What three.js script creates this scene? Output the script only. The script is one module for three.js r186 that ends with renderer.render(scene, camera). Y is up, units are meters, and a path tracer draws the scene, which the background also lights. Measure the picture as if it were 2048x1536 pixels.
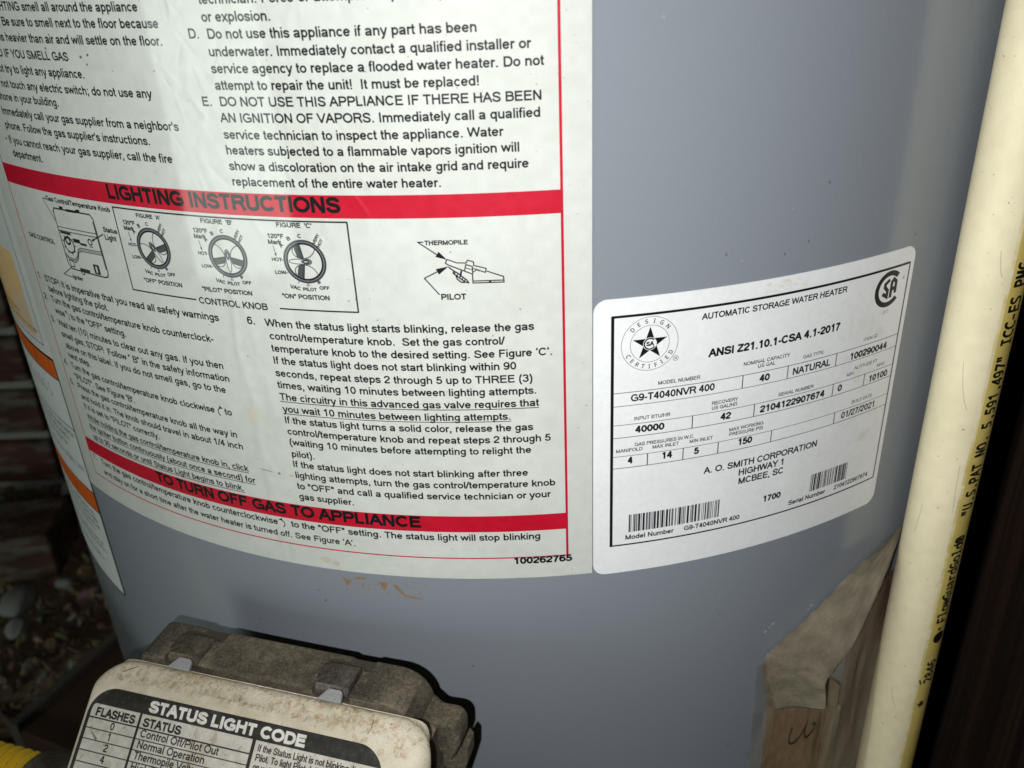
import * as THREE from 'three';
import { RoundedBoxGeometry } from 'three/addons/geometries/RoundedBoxGeometry.js';
import { mergeGeometries, toCreasedNormals } from 'three/addons/utils/BufferGeometryUtils.js';
import { RectAreaLightUniformsLib } from 'three/addons/lights/RectAreaLightUniformsLib.js';
import { Brush, Evaluator, SUBTRACTION } from 'three-bvh-csg';

// ---------------------------------------------------------------- camera, light, exposure
// World: the heater's axis is the y axis, y = 0 is the camera's height. Units are metres.
const scene = new THREE.Scene();
scene.background = new THREE.Color(0x000000);
const camera = new THREE.PerspectiveCamera(46.133, 4 / 3, 0.02, 20);
{
  const right = new THREE.Vector3(0.99903377, -0.04095816, 0.01593606);
  const up = new THREE.Vector3(0.04368847, 0.88608439, -0.46146047);
  const back = new THREE.Vector3(0.00477988, 0.46171082, 0.88701763);
  camera.quaternion.setFromRotationMatrix(new THREE.Matrix4().makeBasis(right, up, back));
  camera.position.set(0, 0, 0.49685);
}
camera.focus = 0.285;
camera.userData.fStop = 18;
camera.updateMatrixWorld(true);

const renderer = new THREE.WebGLRenderer({ antialias: true });
renderer.setSize(1024, 768);
renderer.toneMapping = THREE.LinearToneMapping;
renderer.toneMappingExposure = 1.08;
renderer.shadowMap.enabled = true;
renderer.shadowMap.type = THREE.PCFSoftShadowMap;

// the phone's own flash, the one light of the photograph: beside the lens, a little left of it and below
const flash = new THREE.SpotLight(0xffffff, 0.268, 0, 1.38, 1, 2);
const FLASH_AT = new THREE.Vector3(-0.025, -0.021, 0.004).applyMatrix4(camera.matrixWorld);
flash.position.copy(FLASH_AT);
flash.target.position.set(0.102, -0.084, 0.228);
flash.castShadow = true;
flash.shadow.mapSize.set(2048, 2048);
flash.shadow.camera.near = 0.02;
flash.shadow.camera.far = 4;
flash.shadow.bias = -0.0005;
flash.shadow.radius = 0.12;
scene.add(flash, flash.target);

// faint greenish daylight from a small window to the left behind the camera: the creased label mirrors it
RectAreaLightUniformsLib.init();
const WINDOW_AT = new THREE.Vector3(-1.3, -0.26, 1.16), WINDOW_SIZE = [0.62, 0.7];
const daylight = new THREE.RectAreaLight(new THREE.Color().setRGB(0.86, 1, 0.92), 2.7, WINDOW_SIZE[0], WINDOW_SIZE[1]);
daylight.position.copy(WINDOW_AT); daylight.lookAt(-0.08, -0.1, 0.24);
scene.add(daylight);

// ---------------------------------------------------------------- measures
const R = 0.254;              // heater radius
const FLOOR = -0.7;
const VALVE_ANGLE = -17.5 * Math.PI / 180;
const WARNING_TEXT = [
  ["BEFORE LIGHTING smell all around the appliance", -178.4, -99.0, -19.0, 3.51, 0],
  ["area for gas. Be sure to smell next to the floor because", -178.9, -93.2, -23.2, 3.53, 0],
  ["some gas is heavier than air and will settle on the floor.", -177.9, -93.1, -27.6, 3.48, 0],
  ["WHAT TO DO IF YOU SMELL GAS", -184.9, -129.8, -32.3, 3.45, 0],
  ["• Do not try to light any appliance.", -177.5, -124.8, -36.9, 3.53, 0],
  ["• Do not touch any electric switch; do not use any", -177.1, -100.6, -41.5, 3.51, 0],
  ["phone in your building.", -174.3, -139.8, -45.6, 3.44, 0],
  ["• Immediately call your gas supplier from a neighbor's", -176.8, -93.6, -50.3, 3.52, 0],
  ["phone. Follow the gas supplier's instructions.", -175.1, -105.0, -54.8, 3.53, 0],
  ["• If you cannot reach your gas supplier, call the fire", -177.9, -98.2, -59.6, 3.55, 0],
  ["department.", -175.6, -156.6, -64.0, 3.57, 0],
  ["or explosion.", -79.4, -59.2, -21.7, 3.56, 0],
  ["Do not use this appliance if any part has been", -78.6, -5.9, -25.9, 3.59, 0],
  ["underwater. Immediately contact a qualified installer or", -79.1, 7.5, -30.3, 3.58, 0],
  ["service agency to replace a flooded water heater. Do not", -79.3, 10.7, -34.6, 3.59, 0],
  ["attempt to repair the unit!  It must be replaced!", -79.1, -6.0, -38.9, 3.57, 0],
  ["DO NOT USE THIS APPLIANCE IF THERE HAS BEEN", -78.6, 10.0, -43.2, 3.57, 0],
  ["AN IGNITION OF VAPORS. Immediately call a qualified", -79.2, 9.5, -47.5, 3.58, 0],
  ["service technician to inspect the appliance. Water", -79.2, -0.5, -52.0, 3.59, 0],
  ["heaters subjected to a flammable vapors ignition will", -79.4, 3.7, -56.3, 3.59, 0],
  ["show a discoloration on the air intake grid and require", -79.3, 6.0, -60.7, 3.59, 0],
  ["replacement of the entire water heater.", -79.3, -17.9, -65.1, 3.57, 0],
  ["LIGHTING INSTRUCTIONS", -127.9, -47.1, -72.3, 6.47, 1],
  ["STOP! It is imperative that you read all safety warnings", -179.8, -93.4, -108.6, 3.55, 0],
  ["before lighting the pilot.", -179.2, -142.3, -112.4, 3.56, 0],
  ["Turn the gas control/temperature knob counterclock-", -179.5, -97.2, -116.4, 3.54, 0],
  ["wise    to the \"OFF\" setting.", -179.0, -136.4, -120.8, 3.52, 0],
  ["Wait ten (10) minutes to clear out any gas. If you then", -179.5, -95.5, -125.6, 3.54, 0],
  ["smell gas, STOP!  Follow “ B” in the safety information", -179.4, -94.2, -130.1, 3.55, 0],
  ["above on this label. If you do not smell gas, go to the", -178.8, -96.6, -134.5, 3.52, 0],
  ["next step.", -179.0, -163.4, -138.5, 3.59, 0],
  ["Turn the gas control/temperature knob clockwise    to", -179.4, -96.1, -142.9, 3.54, 0],
  ["\"PILOT\". See Figure 'B'.", -179.2, -141.3, -147.4, 3.56, 0],
  ["Press the gas control/temperature knob all the way in", -178.9, -95.8, -151.3, 3.52, 0],
  ["and hold it in. The knob should travel in about 1/4 inch", -178.5, -94.4, -155.7, 3.51, 0],
  ["If it is set to \"PILOT\" correctly.", -178.7, -132.7, -159.9, 3.47, 0],
  ["While holding the gas control/temperature knob in, click", -178.4, -94.2, -164.4, 3.44, 2],
  ["the igniter button continuously (about once a second) for", -178.9, -92.3, -168.8, 3.47, 2],
  ["up to 90 seconds or until Status Light begins to blink.", -178.6, -97.7, -173.1, 3.46, 2],
  ["TO TURN OFF GAS TO APPLIANCE", -140.6, -33.5, -179.8, 6.43, 1],
  ["Turn the gas control/temperature knob counterclockwise     to the \"OFF\" setting. The status light will stop blinking", -178.2, 5.9, -184.8, 3.69, 0],
  ["and stay on for a short time after the water heater is turned off. See Figure ‘A’.", -178.1, -57.5, -189.5, 3.49, 0],
  ["100262765", -3.6, 16.3, -194.9, 3.97, 1],
  ["6.", -83.2, -80.2, -108.4, 3.59, 0],
  ["When the status light starts blinking, release the gas", -76.9, 6.0, -108.6, 3.59, 0],
  ["control/temperature knob.  Set the gas control/", -76.2, -2.9, -112.9, 3.56, 0],
  ["temperature knob to the desired setting. See Figure ‘C’.", -76.3, 11.3, -117.1, 3.56, 0],
  ["If the status light does not start blinking within 90", -76.5, 0.3, -121.3, 3.57, 0],
  ["seconds, repeat steps 2 through 5 up to THREE (3)", -76.5, 5.1, -125.7, 3.58, 0],
  ["times, waiting 10 minutes between lighting attempts.", -76.5, 6.2, -129.9, 3.58, 0],
  ["The circuitry in this advanced gas valve requires that", -76.5, 6.7, -134.2, 3.57, 2],
  ["you wait 10 minutes between lighting attempts.", -76.2, -2.0, -138.6, 3.58, 2],
  ["If the status light turns a solid color, release the gas", -76.3, 4.7, -142.7, 3.55, 0],
  ["control/temperature knob and repeat steps 2 through 5", -76.0, 10.1, -146.9, 3.56, 0],
  ["(waiting 10 minutes before attempting to relight the", -76.0, 3.9, -151.0, 3.56, 0],
  ["pilot).", -76.0, -67.4, -155.5, 3.51, 0],
  ["If the status light does not start blinking after three", -76.2, 2.6, -159.5, 3.56, 0],
  ["lighting attempts, turn the gas control/temperature knob", -76.0, 11.2, -163.8, 3.56, 0],
  ["to \"OFF\" and call a qualified service technician or your", -76.0, 9.6, -168.2, 3.57, 0],
  ["gas supplier.", -76.0, -55.9, -172.4, 3.55, 0],
  ["CONTROL KNOB", -99.7, -75.0, -103.2, 3.09, 0],
  ["FIGURE  'A'", -117.6, -107.9, -77.2, 1.82, 0],
  ["FIGURE  'B'", -92.9, -81.9, -76.9, 2.03, 0],
  ["FIGURE  'C'", -67.6, -56.5, -76.8, 2.05, 0],
  ["\"OFF\" POSITION", -120.8, -105.0, -98.6, 2.03, 0],
  ["\"PILOT\" POSITION", -97.4, -79.4, -98.8, 2.07, 0],
  ["\"ON\" POSITION", -69.4, -54.1, -98.8, 2.1, 0],
  ["Gas Control/Temperature Knob", -161.6, -128.5, -76.8, 2.37, 0],
  ["GAS CONTROL", -181.9, -164.1, -92.4, 2.44, 0],
  ["Status", -134.3, -127.7, -83.7, 2.32, 0],
  ["Light", -134.4, -129.0, -86.3, 2.5, 0],
  ["Igniter", -158.5, -152.5, -103.4, 2.16, 0],
  ["THERMOPILE", -24.1, -11.8, -81.6, 1.89, 0],
  ["PILOT", -20.7, -13.3, -98.2, 2.55, 0],
];
const RATING_TEXT = [
  ["AUTOMATIC STORAGE WATER HEATER", 57.2, 109.5, -110.7, 2.72, 2],
  ["ANSI Z21.10.1-CSA 4.1-2017", 60.2, 108.7, -123.7, 3.68, 1],
  ["MODEL NUMBER", 43.9, 57.8, -130.8, 1.72, 0],
  ["G9-T4040NVR 400", 35.3, 63.0, -135.6, 3.35, 2],
  ["NOMINAL CAPACITY", 72.5, 89.5, -128.9, 1.72, 0],
  ["US GAL", 77.7, 84.2, -130.6, 1.72, 0],
  ["40", 78.8, 82.6, -135.8, 3.35, 1],
  ["GAS TYPE", 94.8, 103.1, -130.9, 1.72, 0],
  ["NATURAL", 91.2, 106.6, -136.0, 3.35, 2],
  ["ITEM ID", 120.2, 126.7, -130.7, 1.72, 0],
  ["100290044", 114.9, 132.4, -136.3, 3.35, 1],
  ["ALTITUDE FT", 117.8, 128.7, -140.6, 1.72, 0],
  ["MIN", 114.7, 117.9, -142.4, 1.72, 0],
  ["MAX", 128.9, 132.6, -142.6, 1.72, 0],
  ["0", 111.4, 113.3, -147.2, 3.35, 1],
  ["10100", 125.7, 135.1, -147.6, 3.35, 1],
  ["INPUT BTU/HR", 36.5, 48.4, -142.5, 1.72, 0],
  ["40000", 37.0, 46.6, -147.1, 3.35, 1],
  ["RECOVERY", 62.3, 71.6, -141.0, 1.72, 0],
  ["US GAL/HR", 62.4, 71.5, -142.8, 1.72, 0],
  ["42", 65.8, 69.5, -147.2, 3.35, 1],
  ["SERIAL NUMBER", 86.6, 100.6, -142.8, 1.72, 0],
  ["2104122907674", 80.1, 105.8, -147.4, 3.35, 1],
  ["BUILD DATE", 119.0, 128.8, -154.0, 1.72, 0],
  ["01/27/2021", 114.8, 131.3, -158.7, 3.35, 2],
  ["GAS PRESSURES IN W.C.", 36.9, 57.1, -152.0, 1.72, 0],
  ["MANIFOLD", 30.8, 39.6, -153.8, 1.72, 0],
  ["MAX INLET", 42.8, 51.8, -153.8, 1.72, 0],
  ["MIN INLET", 55.4, 63.6, -153.8, 1.72, 0],
  ["4", 34.8, 36.4, -158.3, 3.35, 1],
  ["14", 46.0, 49.7, -158.2, 3.35, 1],
  ["5", 57.2, 58.9, -158.4, 3.35, 1],
  ["MAX WORKING", 69.2, 82.0, -152.1, 1.72, 0],
  ["PRESSURE PSI", 69.4, 82.0, -153.9, 1.72, 0],
  ["150", 72.8, 78.2, -158.2, 3.35, 1],
  ["A. O. SMITH CORPORATION", 61.2, 105.5, -166.8, 3.31, 2],
  ["HIGHWAY 1", 74.1, 92.2, -170.4, 3.35, 2],
  ["MCBEE, SC", 74.3, 92.2, -173.9, 3.35, 2],
  ["1700", 84.8, 92.2, -184.0, 3.35, 1],
  ["Model Number", 34.4, 51.5, -188.6, 2.5, 2],
  ["G9-T4040NVR 400", 55.2, 76.1, -188.6, 2.5, 2],
  ["Serial Number", 95.9, 112.4, -188.6, 2.5, 2],
  ["2104122907674", 116.5, 133.5, -188.6, 2.5, 2],
];// letters drawn as one even stroke, the way a plain grotesque is built; 1000 units to the em
const GLYPH = {
  a: 'M80 375C95 450 165 481 255 481C365 481 428 440 428 350L428 130C428 65 436 28 456 0M428 285C380 250 285 262 200 244C122 227 84 192 84 140C84 75 130 36 205 36C330 36 428 100 428 215', b: 'M108 0L108 716E292 259 180 223 0 360', c: 'E272 259 188 223 40 320', d: 'M448 0L448 716E264 259 180 223 0 360', e: 'M85 268L472 268E278 259 194 223 3 326', f: 'M122 0L122 560C122 642 152 682 214 682L268 674M18 483L255 483', g: 'E264 268 178 213 0 360M442 519L442 40C442 -100 372 -172 255 -172C165 -172 103 -135 95 -60', h: 'M108 0L108 716M108 285C108 410 180 479 282 479C388 479 444 420 444 318L444 0', i: 'M111 0L111 519M111 614L111 716', j: 'M111 519L111 -92C111 -150 92 -174 52 -174L2 -168M111 614L111 716', k: 'M106 0L106 716M118 208L432 519M238 328L458 0', l: 'M111 0L111 716',
  m: 'M108 0L108 519M108 305C112 420 175 479 262 479C352 479 416 430 416 328L416 0M416 305C420 420 490 479 572 479C662 479 724 430 724 328L724 0', n: 'M108 0L108 519M108 285C108 410 180 479 282 479C388 479 444 420 444 318L444 0', o: 'E278 259 196 223 0 360', p: 'M108 -205L108 519E292 259 180 223 0 360', q: 'M448 -205L448 519E264 259 180 223 0 360', r: 'M108 0L108 519M108 285C108 412 162 476 244 476L336 456', s: 'M425 378C410 446 340 482 250 482C150 482 85 440 85 374C85 310 150 290 250 267C352 245 428 220 428 145C428 74 350 36 250 36C150 36 84 80 68 158', t: 'M126 660L126 118C126 64 150 42 200 42L264 50M14 483L258 483', u: 'M110 519L110 188C110 85 170 38 262 38C376 38 446 110 446 222M446 519L446 0', v: 'M38 519L250 30L462 519', w: 'M38 519L196 34L361 486L526 34L684 519', x: 'M38 519L458 0M462 519L42 0', y: 'M42 519L256 22M462 519L240 -62C210 -142 182 -172 125 -172L70 -164', z: 'M50 479L440 479L60 41L462 41',
  A: 'M28 0L333 690L639 0M138 258L529 258', B: 'M120 0L120 716M120 672L362 672C500 672 562 620 562 535C562 440 492 390 370 390L120 390M370 390C532 390 602 320 602 220C602 110 522 44 380 44L120 44', C: 'E378 358 288 314 38 322', D: 'M128 0L128 716M128 672L332 672C540 672 634 550 634 360C634 170 540 44 332 44L128 44', E: 'M128 0L128 716M128 672L612 672M128 385L578 385M128 44L628 44', F: 'M128 0L128 716M128 672L572 672M128 372L522 372', G: 'E388 358 302 314 38 305M692 85L692 330L400 330M692 115C640 70 600 62 558 98', H: 'M124 0L124 716M598 0L598 716M124 382L598 382', I: 'M139 0L139 716', J: 'M372 716L372 210C372 90 320 40 225 40C120 40 75 95 70 212', K: 'M122 0L122 716M128 242L602 716M286 400L628 0', L: 'M118 0L118 716M118 44L524 44', M: 'M122 0L122 690L416 30L710 690L710 0', N: 'M122 0L122 690L600 26L600 716', O: 'E389 358 312 314 0 360',
  P: 'M122 0L122 716M122 672L382 672C532 672 594 600 594 500C594 390 522 326 382 326L122 326', Q: 'E389 358 312 314 0 360M440 190L690 -20', R: 'M122 0L122 716M122 672L422 672C562 672 618 610 618 520C618 420 552 360 422 360L122 360M402 360C502 340 545 215 668 0', S: 'M572 516C562 620 482 676 350 676C210 676 120 620 120 530C120 430 210 400 342 370C482 340 578 305 578 195C578 95 486 40 350 40C190 40 98 110 84 238', T: 'M305 0L305 672M24 672L588 672', U: 'M122 716L122 260C122 110 204 40 361 40C520 40 600 110 600 260L600 716', V: 'M28 716L333 30L639 716', W: 'M38 716L236 34L472 690L708 34L906 716', X: 'M38 716L624 0M628 716L42 0', Y: 'M28 716L333 320L333 0M639 716L333 320', Z: 'M50 672L540 672L46 44L574 44',
  0: 'E278 356 190 315 0 360', 1: 'M322 0L322 716M108 536C200 572 282 640 322 706', 2: 'M84 500C90 610 166 673 286 673C402 673 472 600 472 510C472 340 90 240 74 44L494 44', 3: 'M84 548C110 632 180 673 270 673C382 673 447 612 447 530C447 440 382 386 250 386M250 386C402 386 472 310 472 220C472 110 392 42 272 42C160 42 90 95 78 202', 4: 'M372 0L372 690L58 216L524 216', 5: 'M462 671L166 671L114 344C160 402 220 426 280 426C402 426 472 346 472 240C472 115 386 42 270 42C160 42 90 100 78 192', 6: 'M462 560C440 632 382 673 300 673C160 673 84 550 84 320C84 140 150 42 280 42C400 42 474 125 474 232C474 345 400 424 288 424C180 424 100 345 86 240', 7: 'M58 671L478 671C330 510 232 270 216 0', 8: 'E278 528 166 146 0 360E278 215 196 173 0 360', 9: 'M94 152C110 82 172 42 255 42C400 42 474 165 474 395C474 575 408 674 276 674C160 674 84 590 84 484C84 370 160 292 270 292C376 292 458 370 472 474',
  '.': 'M139 0L139 102', ',': 'M139 102L139 0L104 -112', '!': 'M139 190L139 716M139 0L139 102', "'": 'M95 462L95 716', '"': 'M104 462L104 716M252 462L252 716', '-': 'M38 256L295 256', '/': 'M14 -12L264 728', '(': 'M262 735C62 480 62 32 262 -205', ')': 'M72 735C272 480 272 32 72 -205', ';': 'M139 102L139 0L104 -112M139 417L139 519', '‘': 'M150 716L95 600L95 520', '’': 'M105 716L105 620L70 520', '“': 'M110 716L95 600L95 520M240 716L225 600L225 520', '”': 'M95 716L95 620L60 520M225 716L225 620L190 520', '°': 'E200 590 100 100 0 360',
};
const TOKENS = {};
for (const c in GLYPH) TOKENS[c] = GLYPH[c].match(/[MLCE][^MLCE]*/g).map((q) => [q[0], ...q.slice(1).trim().split(/[ ,]+/).map(Number)]);
function strokeGlyph(g, c, x, em, f) {        // x in canvas units from the start of the line, f squeezes the width
  // keep the outer height whatever the weight: bars and bowls move in by half the stroke
  const h = g.lineWidth / em * 500, low = c >= 'a' && c <= 'z', H = low ? 519 : 716, z0 = low ? 40 : 44, z1 = low ? 480 : 672, kk = (H - 2 * h) / (z1 - z0);
  const X = (v) => x + v / 1000 * em * f, Y = (v) => -(v > 33 && v < z1 + 5 ? h + (v - z0) * kk : v) / 1000 * em; g.beginPath();
  for (const [op, ...n] of TOKENS[c]) {
    if (op === 'M') g.moveTo(X(n[0]), Y(n[1])); else if (op === 'L') g.lineTo(X(n[0]), Y(n[1])); else if (op === 'C') g.bezierCurveTo(X(n[0]), Y(n[1]), X(n[2]), Y(n[3]), X(n[4]), Y(n[5]));
    else { const a = -n[4] * Math.PI / 180, b = -n[5] * Math.PI / 180; g.moveTo(X(n[0] + n[2] * Math.cos(a)), Y(n[1]) + n[3] * kk / 1000 * em * Math.sin(a)); g.ellipse(X(n[0]), Y(n[1]), n[2] / 1000 * em * f, n[3] * kk / 1000 * em, 0, a, b, true); }
  }
  g.stroke();
}

// ---------------------------------------------------------------- helpers
function rng(seed) { let a = seed >>> 0; return () => { a = (a + 0x6D2B79F5) | 0; let t = Math.imul(a ^ (a >>> 15), 1 | a); t = (t + Math.imul(t ^ (t >>> 7), 61 | t)) ^ t; return ((t ^ (t >>> 14)) >>> 0) / 4294967296; }; }
const hash = (x, y, s) => { let h = Math.imul(x | 0, 374761393) ^ Math.imul(y | 0, 668265263) ^ Math.imul(s | 0, 2246822519); h = Math.imul(h ^ (h >>> 13), 1274126177); return ((h ^ (h >>> 16)) >>> 0) / 4294967296; };
function noise(x, y, per, s) {            // value noise that repeats after `per` cells
  const xi = Math.floor(x), yi = Math.floor(y), fx = x - xi, fy = y - yi;
  const m = (v) => ((v % per) + per) % per, u = fx * fx * (3 - 2 * fx), v = fy * fy * (3 - 2 * fy);
  const x0 = m(xi), x1 = m(xi + 1), y0 = m(yi), y1 = m(yi + 1);
  const a = hash(x0, y0, s), b = hash(x1, y0, s), c = hash(x0, y1, s), d = hash(x1, y1, s);
  return a + (b - a) * u + (c - a) * v + (a - b - c + d) * u * v;
}
function fbm(x, y, base, oct, s) { let v = 0, w = 0.5, t = 0; for (let i = 0, f = base; i < oct; i++, f *= 2, w *= 0.55) { v += w * noise(x * f, y * f, f, s + i); t += w; } return v / t; }
const mix = (a, b, t) => a + (b - a) * t;
const sst = (a, b, x) => { const t = Math.min(1, Math.max(0, (x - a) / (b - a))); return t * t * (3 - 2 * t); };
function dataTex(w, h, fn, colour = true) {
  const d = new Uint8Array(w * h * 4);
  for (let j = 0, k = 0; j < h; j++) for (let i = 0; i < w; i++, k += 4) { const c = fn(i / w, j / h, i, j); d[k] = c[0]; d[k + 1] = c[1] ?? c[0]; d[k + 2] = c[2] ?? c[0]; d[k + 3] = 255; }
  const t = new THREE.DataTexture(d, w, h, THREE.RGBAFormat);
  t.wrapS = t.wrapT = THREE.RepeatWrapping; t.magFilter = THREE.LinearFilter; t.minFilter = THREE.LinearMipmapLinearFilter; t.generateMipmaps = true;
  if (colour) t.colorSpace = THREE.SRGBColorSpace;
  t.needsUpdate = true;
  return t;
}
const clampByte = (v) => Math.max(0, Math.min(255, v));
function canvas(w, h) { const c = document.createElement('canvas'); c.width = w; c.height = h; return c; }
function canvasTex(c, colour = true) { const t = new THREE.CanvasTexture(c); if (colour) t.colorSpace = THREE.SRGBColorSpace; t.magFilter = THREE.LinearFilter; t.wrapS = t.wrapT = THREE.ClampToEdgeWrapping; return t; }
function scaled(t, x, y = x) { const c = t.clone(); c.repeat.set(x, y); c.needsUpdate = true; return c; }
const std = (o) => new THREE.MeshStandardMaterial(o), phy = (o) => new THREE.MeshPhysicalMaterial(o);

const taken = {};
function numbered(n) { const k = taken[n] = (taken[n] ?? -1) + 1; return k ? n + '_' + String(k).padStart(3, '0') : n; }
function part(name, geometry, material, parent) { const m = new THREE.Mesh(geometry, material); m.name = name; m.castShadow = m.receiveShadow = true; parent.add(m); return m; }
function tag(o, label, category, group) { o.userData.label = label; o.userData.category = category; if (group) o.userData.group = group; return o; }
function thing(name, label, category, pos = [0, 0, 0], turn = 0, group) { const g = new THREE.Group(); g.name = numbered(name); g.position.set(...pos); g.rotation.y = turn; scene.add(g); return tag(g, label, category, group); }
function structure(name, geometry, material) { const m = part(name, geometry, material, scene); m.userData.kind = 'structure'; return m; }
function geo(pos, uv, idx) {
  const g = new THREE.BufferGeometry();
  g.setAttribute('position', new THREE.Float32BufferAttribute(pos, 3));
  if (uv) g.setAttribute('uv', new THREE.Float32BufferAttribute(uv, 2));
  g.setIndex(idx); g.computeVertexNormals(); return g;
}
const cyl = (th, y, r) => new THREE.Vector3(Math.sin(th) * r, y, Math.cos(th) * r);

// a sticker on the heater: a thin curved slab, s and y in millimetres along and up the wall, with rounded corners
function sticker(s0, s1, y0, y1, corner, lift, thick) {
  const cols = [], N = 72, pos = [], uv = [], idx = [], nor = [];
  for (let i = 0; i <= N; i++) cols.push(mix(s0, s1, i / N));
  for (const f of [0.06, 0.13, 0.3, 0.5, 0.7]) if (corner) { cols.push(s0 + corner * f, s1 - corner * f); }
  if (corner) cols.push(s0 + corner, s1 - corner);
  cols.sort((a, b) => a - b);
  const r1 = R + lift + thick, r0 = R + lift - 0.0002;
  const inset = (s) => { const d = Math.min(s - s0, s1 - s); if (!corner || d >= corner) return 0; return corner - Math.sqrt(Math.max(0, corner * corner - (corner - d) * (corner - d))); };
  const put = (s, y, r, n) => { const th = s / 1000 / R, p = cyl(th, y / 1000, r); pos.push(p.x, p.y, p.z); uv.push((s - s0) / (s1 - s0), (y - y0) / (y1 - y0)); nor.push(...n(th)); return pos.length / 3 - 1; };
  const out = (th) => [Math.sin(th), 0, Math.cos(th)], upN = () => [0, 1, 0], dn = () => [0, -1, 0];
  let last = null;
  for (const s of cols) {
    const k = inset(s), a = y0 + k, b = y1 - k;
    const c = [put(s, a, r1, out), put(s, (a + b) / 2, r1, out), put(s, b, r1, out), put(s, b, r1, upN), put(s, b, r0, upN), put(s, a, r1, dn), put(s, a, r0, dn)];
    if (last) { const q = (i, j, m, n) => idx.push(last[i], c[i], c[j], last[i], c[j], last[j]); q(0, 1); q(1, 2); q(3, 4); idx.push(last[6], c[6], c[5], last[6], c[5], last[5]); }
    last = c;
  }
  for (const [s, sg] of [[s0, -1], [s1, 1]]) {
    const th = s / 1000 / R, n = () => [Math.cos(th) * sg, 0, -Math.sin(th) * sg], a = y0 + inset(s), b = y1 - inset(s);
    const c = [put(s, a, r1, n), put(s, b, r1, n), put(s, b, r0, n), put(s, a, r0, n)];
    if (sg > 0) idx.push(c[0], c[3], c[2], c[0], c[2], c[1]); else idx.push(c[0], c[2], c[3], c[0], c[1], c[2]);
  }
  const g = geo(pos, uv, idx); g.setAttribute('normal', new THREE.Float32BufferAttribute(nor, 3)); return g;
}

// ---------------------------------------------------------------- printing the labels
const SET = { ' ': 0.278, '!': 0.278, '"': 0.355, "'": 0.191, '(': 0.333, ')': 0.333, ',': 0.278, '-': 0.333, '.': 0.278, '/': 0.278, ';': 0.278, '•': 0.35, '‘': 0.222, '’': 0.222, '“': 0.333, '”': 0.333, '°': 0.4 };
'abcdefghijklmnopqrstuvwxyz'.split('').forEach((c, i) => { SET[c] = [556, 556, 500, 556, 556, 278, 556, 556, 222, 222, 500, 222, 833, 556, 556, 556, 556, 333, 500, 278, 556, 500, 722, 500, 500, 500][i] / 1000; });
'ABCDEFGHIJKLMNOPQRSTUVWXYZ'.split('').forEach((c, i) => { SET[c] = [667, 667, 722, 722, 667, 611, 778, 722, 278, 500, 667, 556, 833, 722, 778, 667, 778, 722, 667, 611, 722, 667, 944, 667, 667, 611][i] / 1000; });
function printer(s0, s1, y0, y1, w) {       // canvas in millimetres
  const k = w / (s1 - s0), h = Math.round((y1 - y0) * k), c = canvas(w, h), g = c.getContext('2d');
  const X = (s) => (s - s0) * k, Y = (y) => (y1 - y) * k;
  g.lineJoin = 'round'; g.lineCap = 'butt'; g.textBaseline = 'alphabetic';
  const P = {
    c, g, k, X, Y, ink: '#101014',
    rect(a, b, d, e, col) { g.fillStyle = col; g.fillRect(X(a), Y(e), (d - a) * k, (e - b) * k); },
    line(pts, wd, col, close) { g.strokeStyle = col ?? P.ink; g.lineWidth = wd * k; g.beginPath(); pts.forEach(([a, b], i) => i ? g.lineTo(X(a), Y(b)) : g.moveTo(X(a), Y(b))); if (close) g.closePath(); g.stroke(); },
    fill(pts, col) { g.fillStyle = col ?? P.ink; g.beginPath(); pts.forEach(([a, b], i) => i ? g.lineTo(X(a), Y(b)) : g.moveTo(X(a), Y(b))); g.closePath(); g.fill(); },
    circle(a, b, r, wd, col, from = 0, to = 7) { g.strokeStyle = col ?? P.ink; g.lineWidth = wd * k; g.beginPath(); g.arc(X(a), Y(b), r * k, from, to > 6.3 ? Math.PI * 2 : to); g.stroke(); },
    disc(a, b, r, col) { g.fillStyle = col ?? P.ink; g.beginPath(); g.arc(X(a), Y(b), r * k, 0, 7); g.fill(); },
    text(t, a, b, y, size, bold = 0, col, turn = 0, extra = 0.012) {
      g.font = (bold === 1 ? 'bold ' : '') + size * k + 'px sans-serif'; g.fillStyle = g.strokeStyle = col ?? P.ink;
      const em = size * k, adv = (c) => (SET[c] ?? 0.556) * em, total = [...t].reduce((v, c) => v + adv(c), 0), f = b == null ? 1 : (b - a) * k / total;
      g.save(); g.translate(X(a), Y(y)); g.rotate(turn); let x = 0; g.lineWidth = em * ((bold === 1 ? 0.15 : bold === 2 ? 0.118 : 0.106) + extra); g.lineJoin = 'bevel';
      for (const c of t) { const w0 = adv(c) * f; if (c !== ' ') { if (TOKENS[c]) strokeGlyph(g, c, x, em, f); else { g.save(); g.translate(x, 0); g.scale(w0 / Math.max(1, g.measureText(c).width), 1); g.fillText(c, 0, 0); g.restore(); } } x += w0; }
      g.restore(); return P;
    },
    upTo(t, pre, a, b) { const w = (q) => [...q].reduce((v, c) => v + (SET[c] ?? 0.556), 0); return a + (b - a) * w(pre) / w(t); },
    arrowHead(x, y, dx, dy, l, w2) { const d = Math.hypot(dx, dy), ux = dx / d, uy = dy / d; P.fill([[x, y], [x - ux * l - uy * w2, y - uy * l + ux * w2], [x - ux * l + uy * w2, y - uy * l - ux * w2]]); },
  };
  return P;
}
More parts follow.
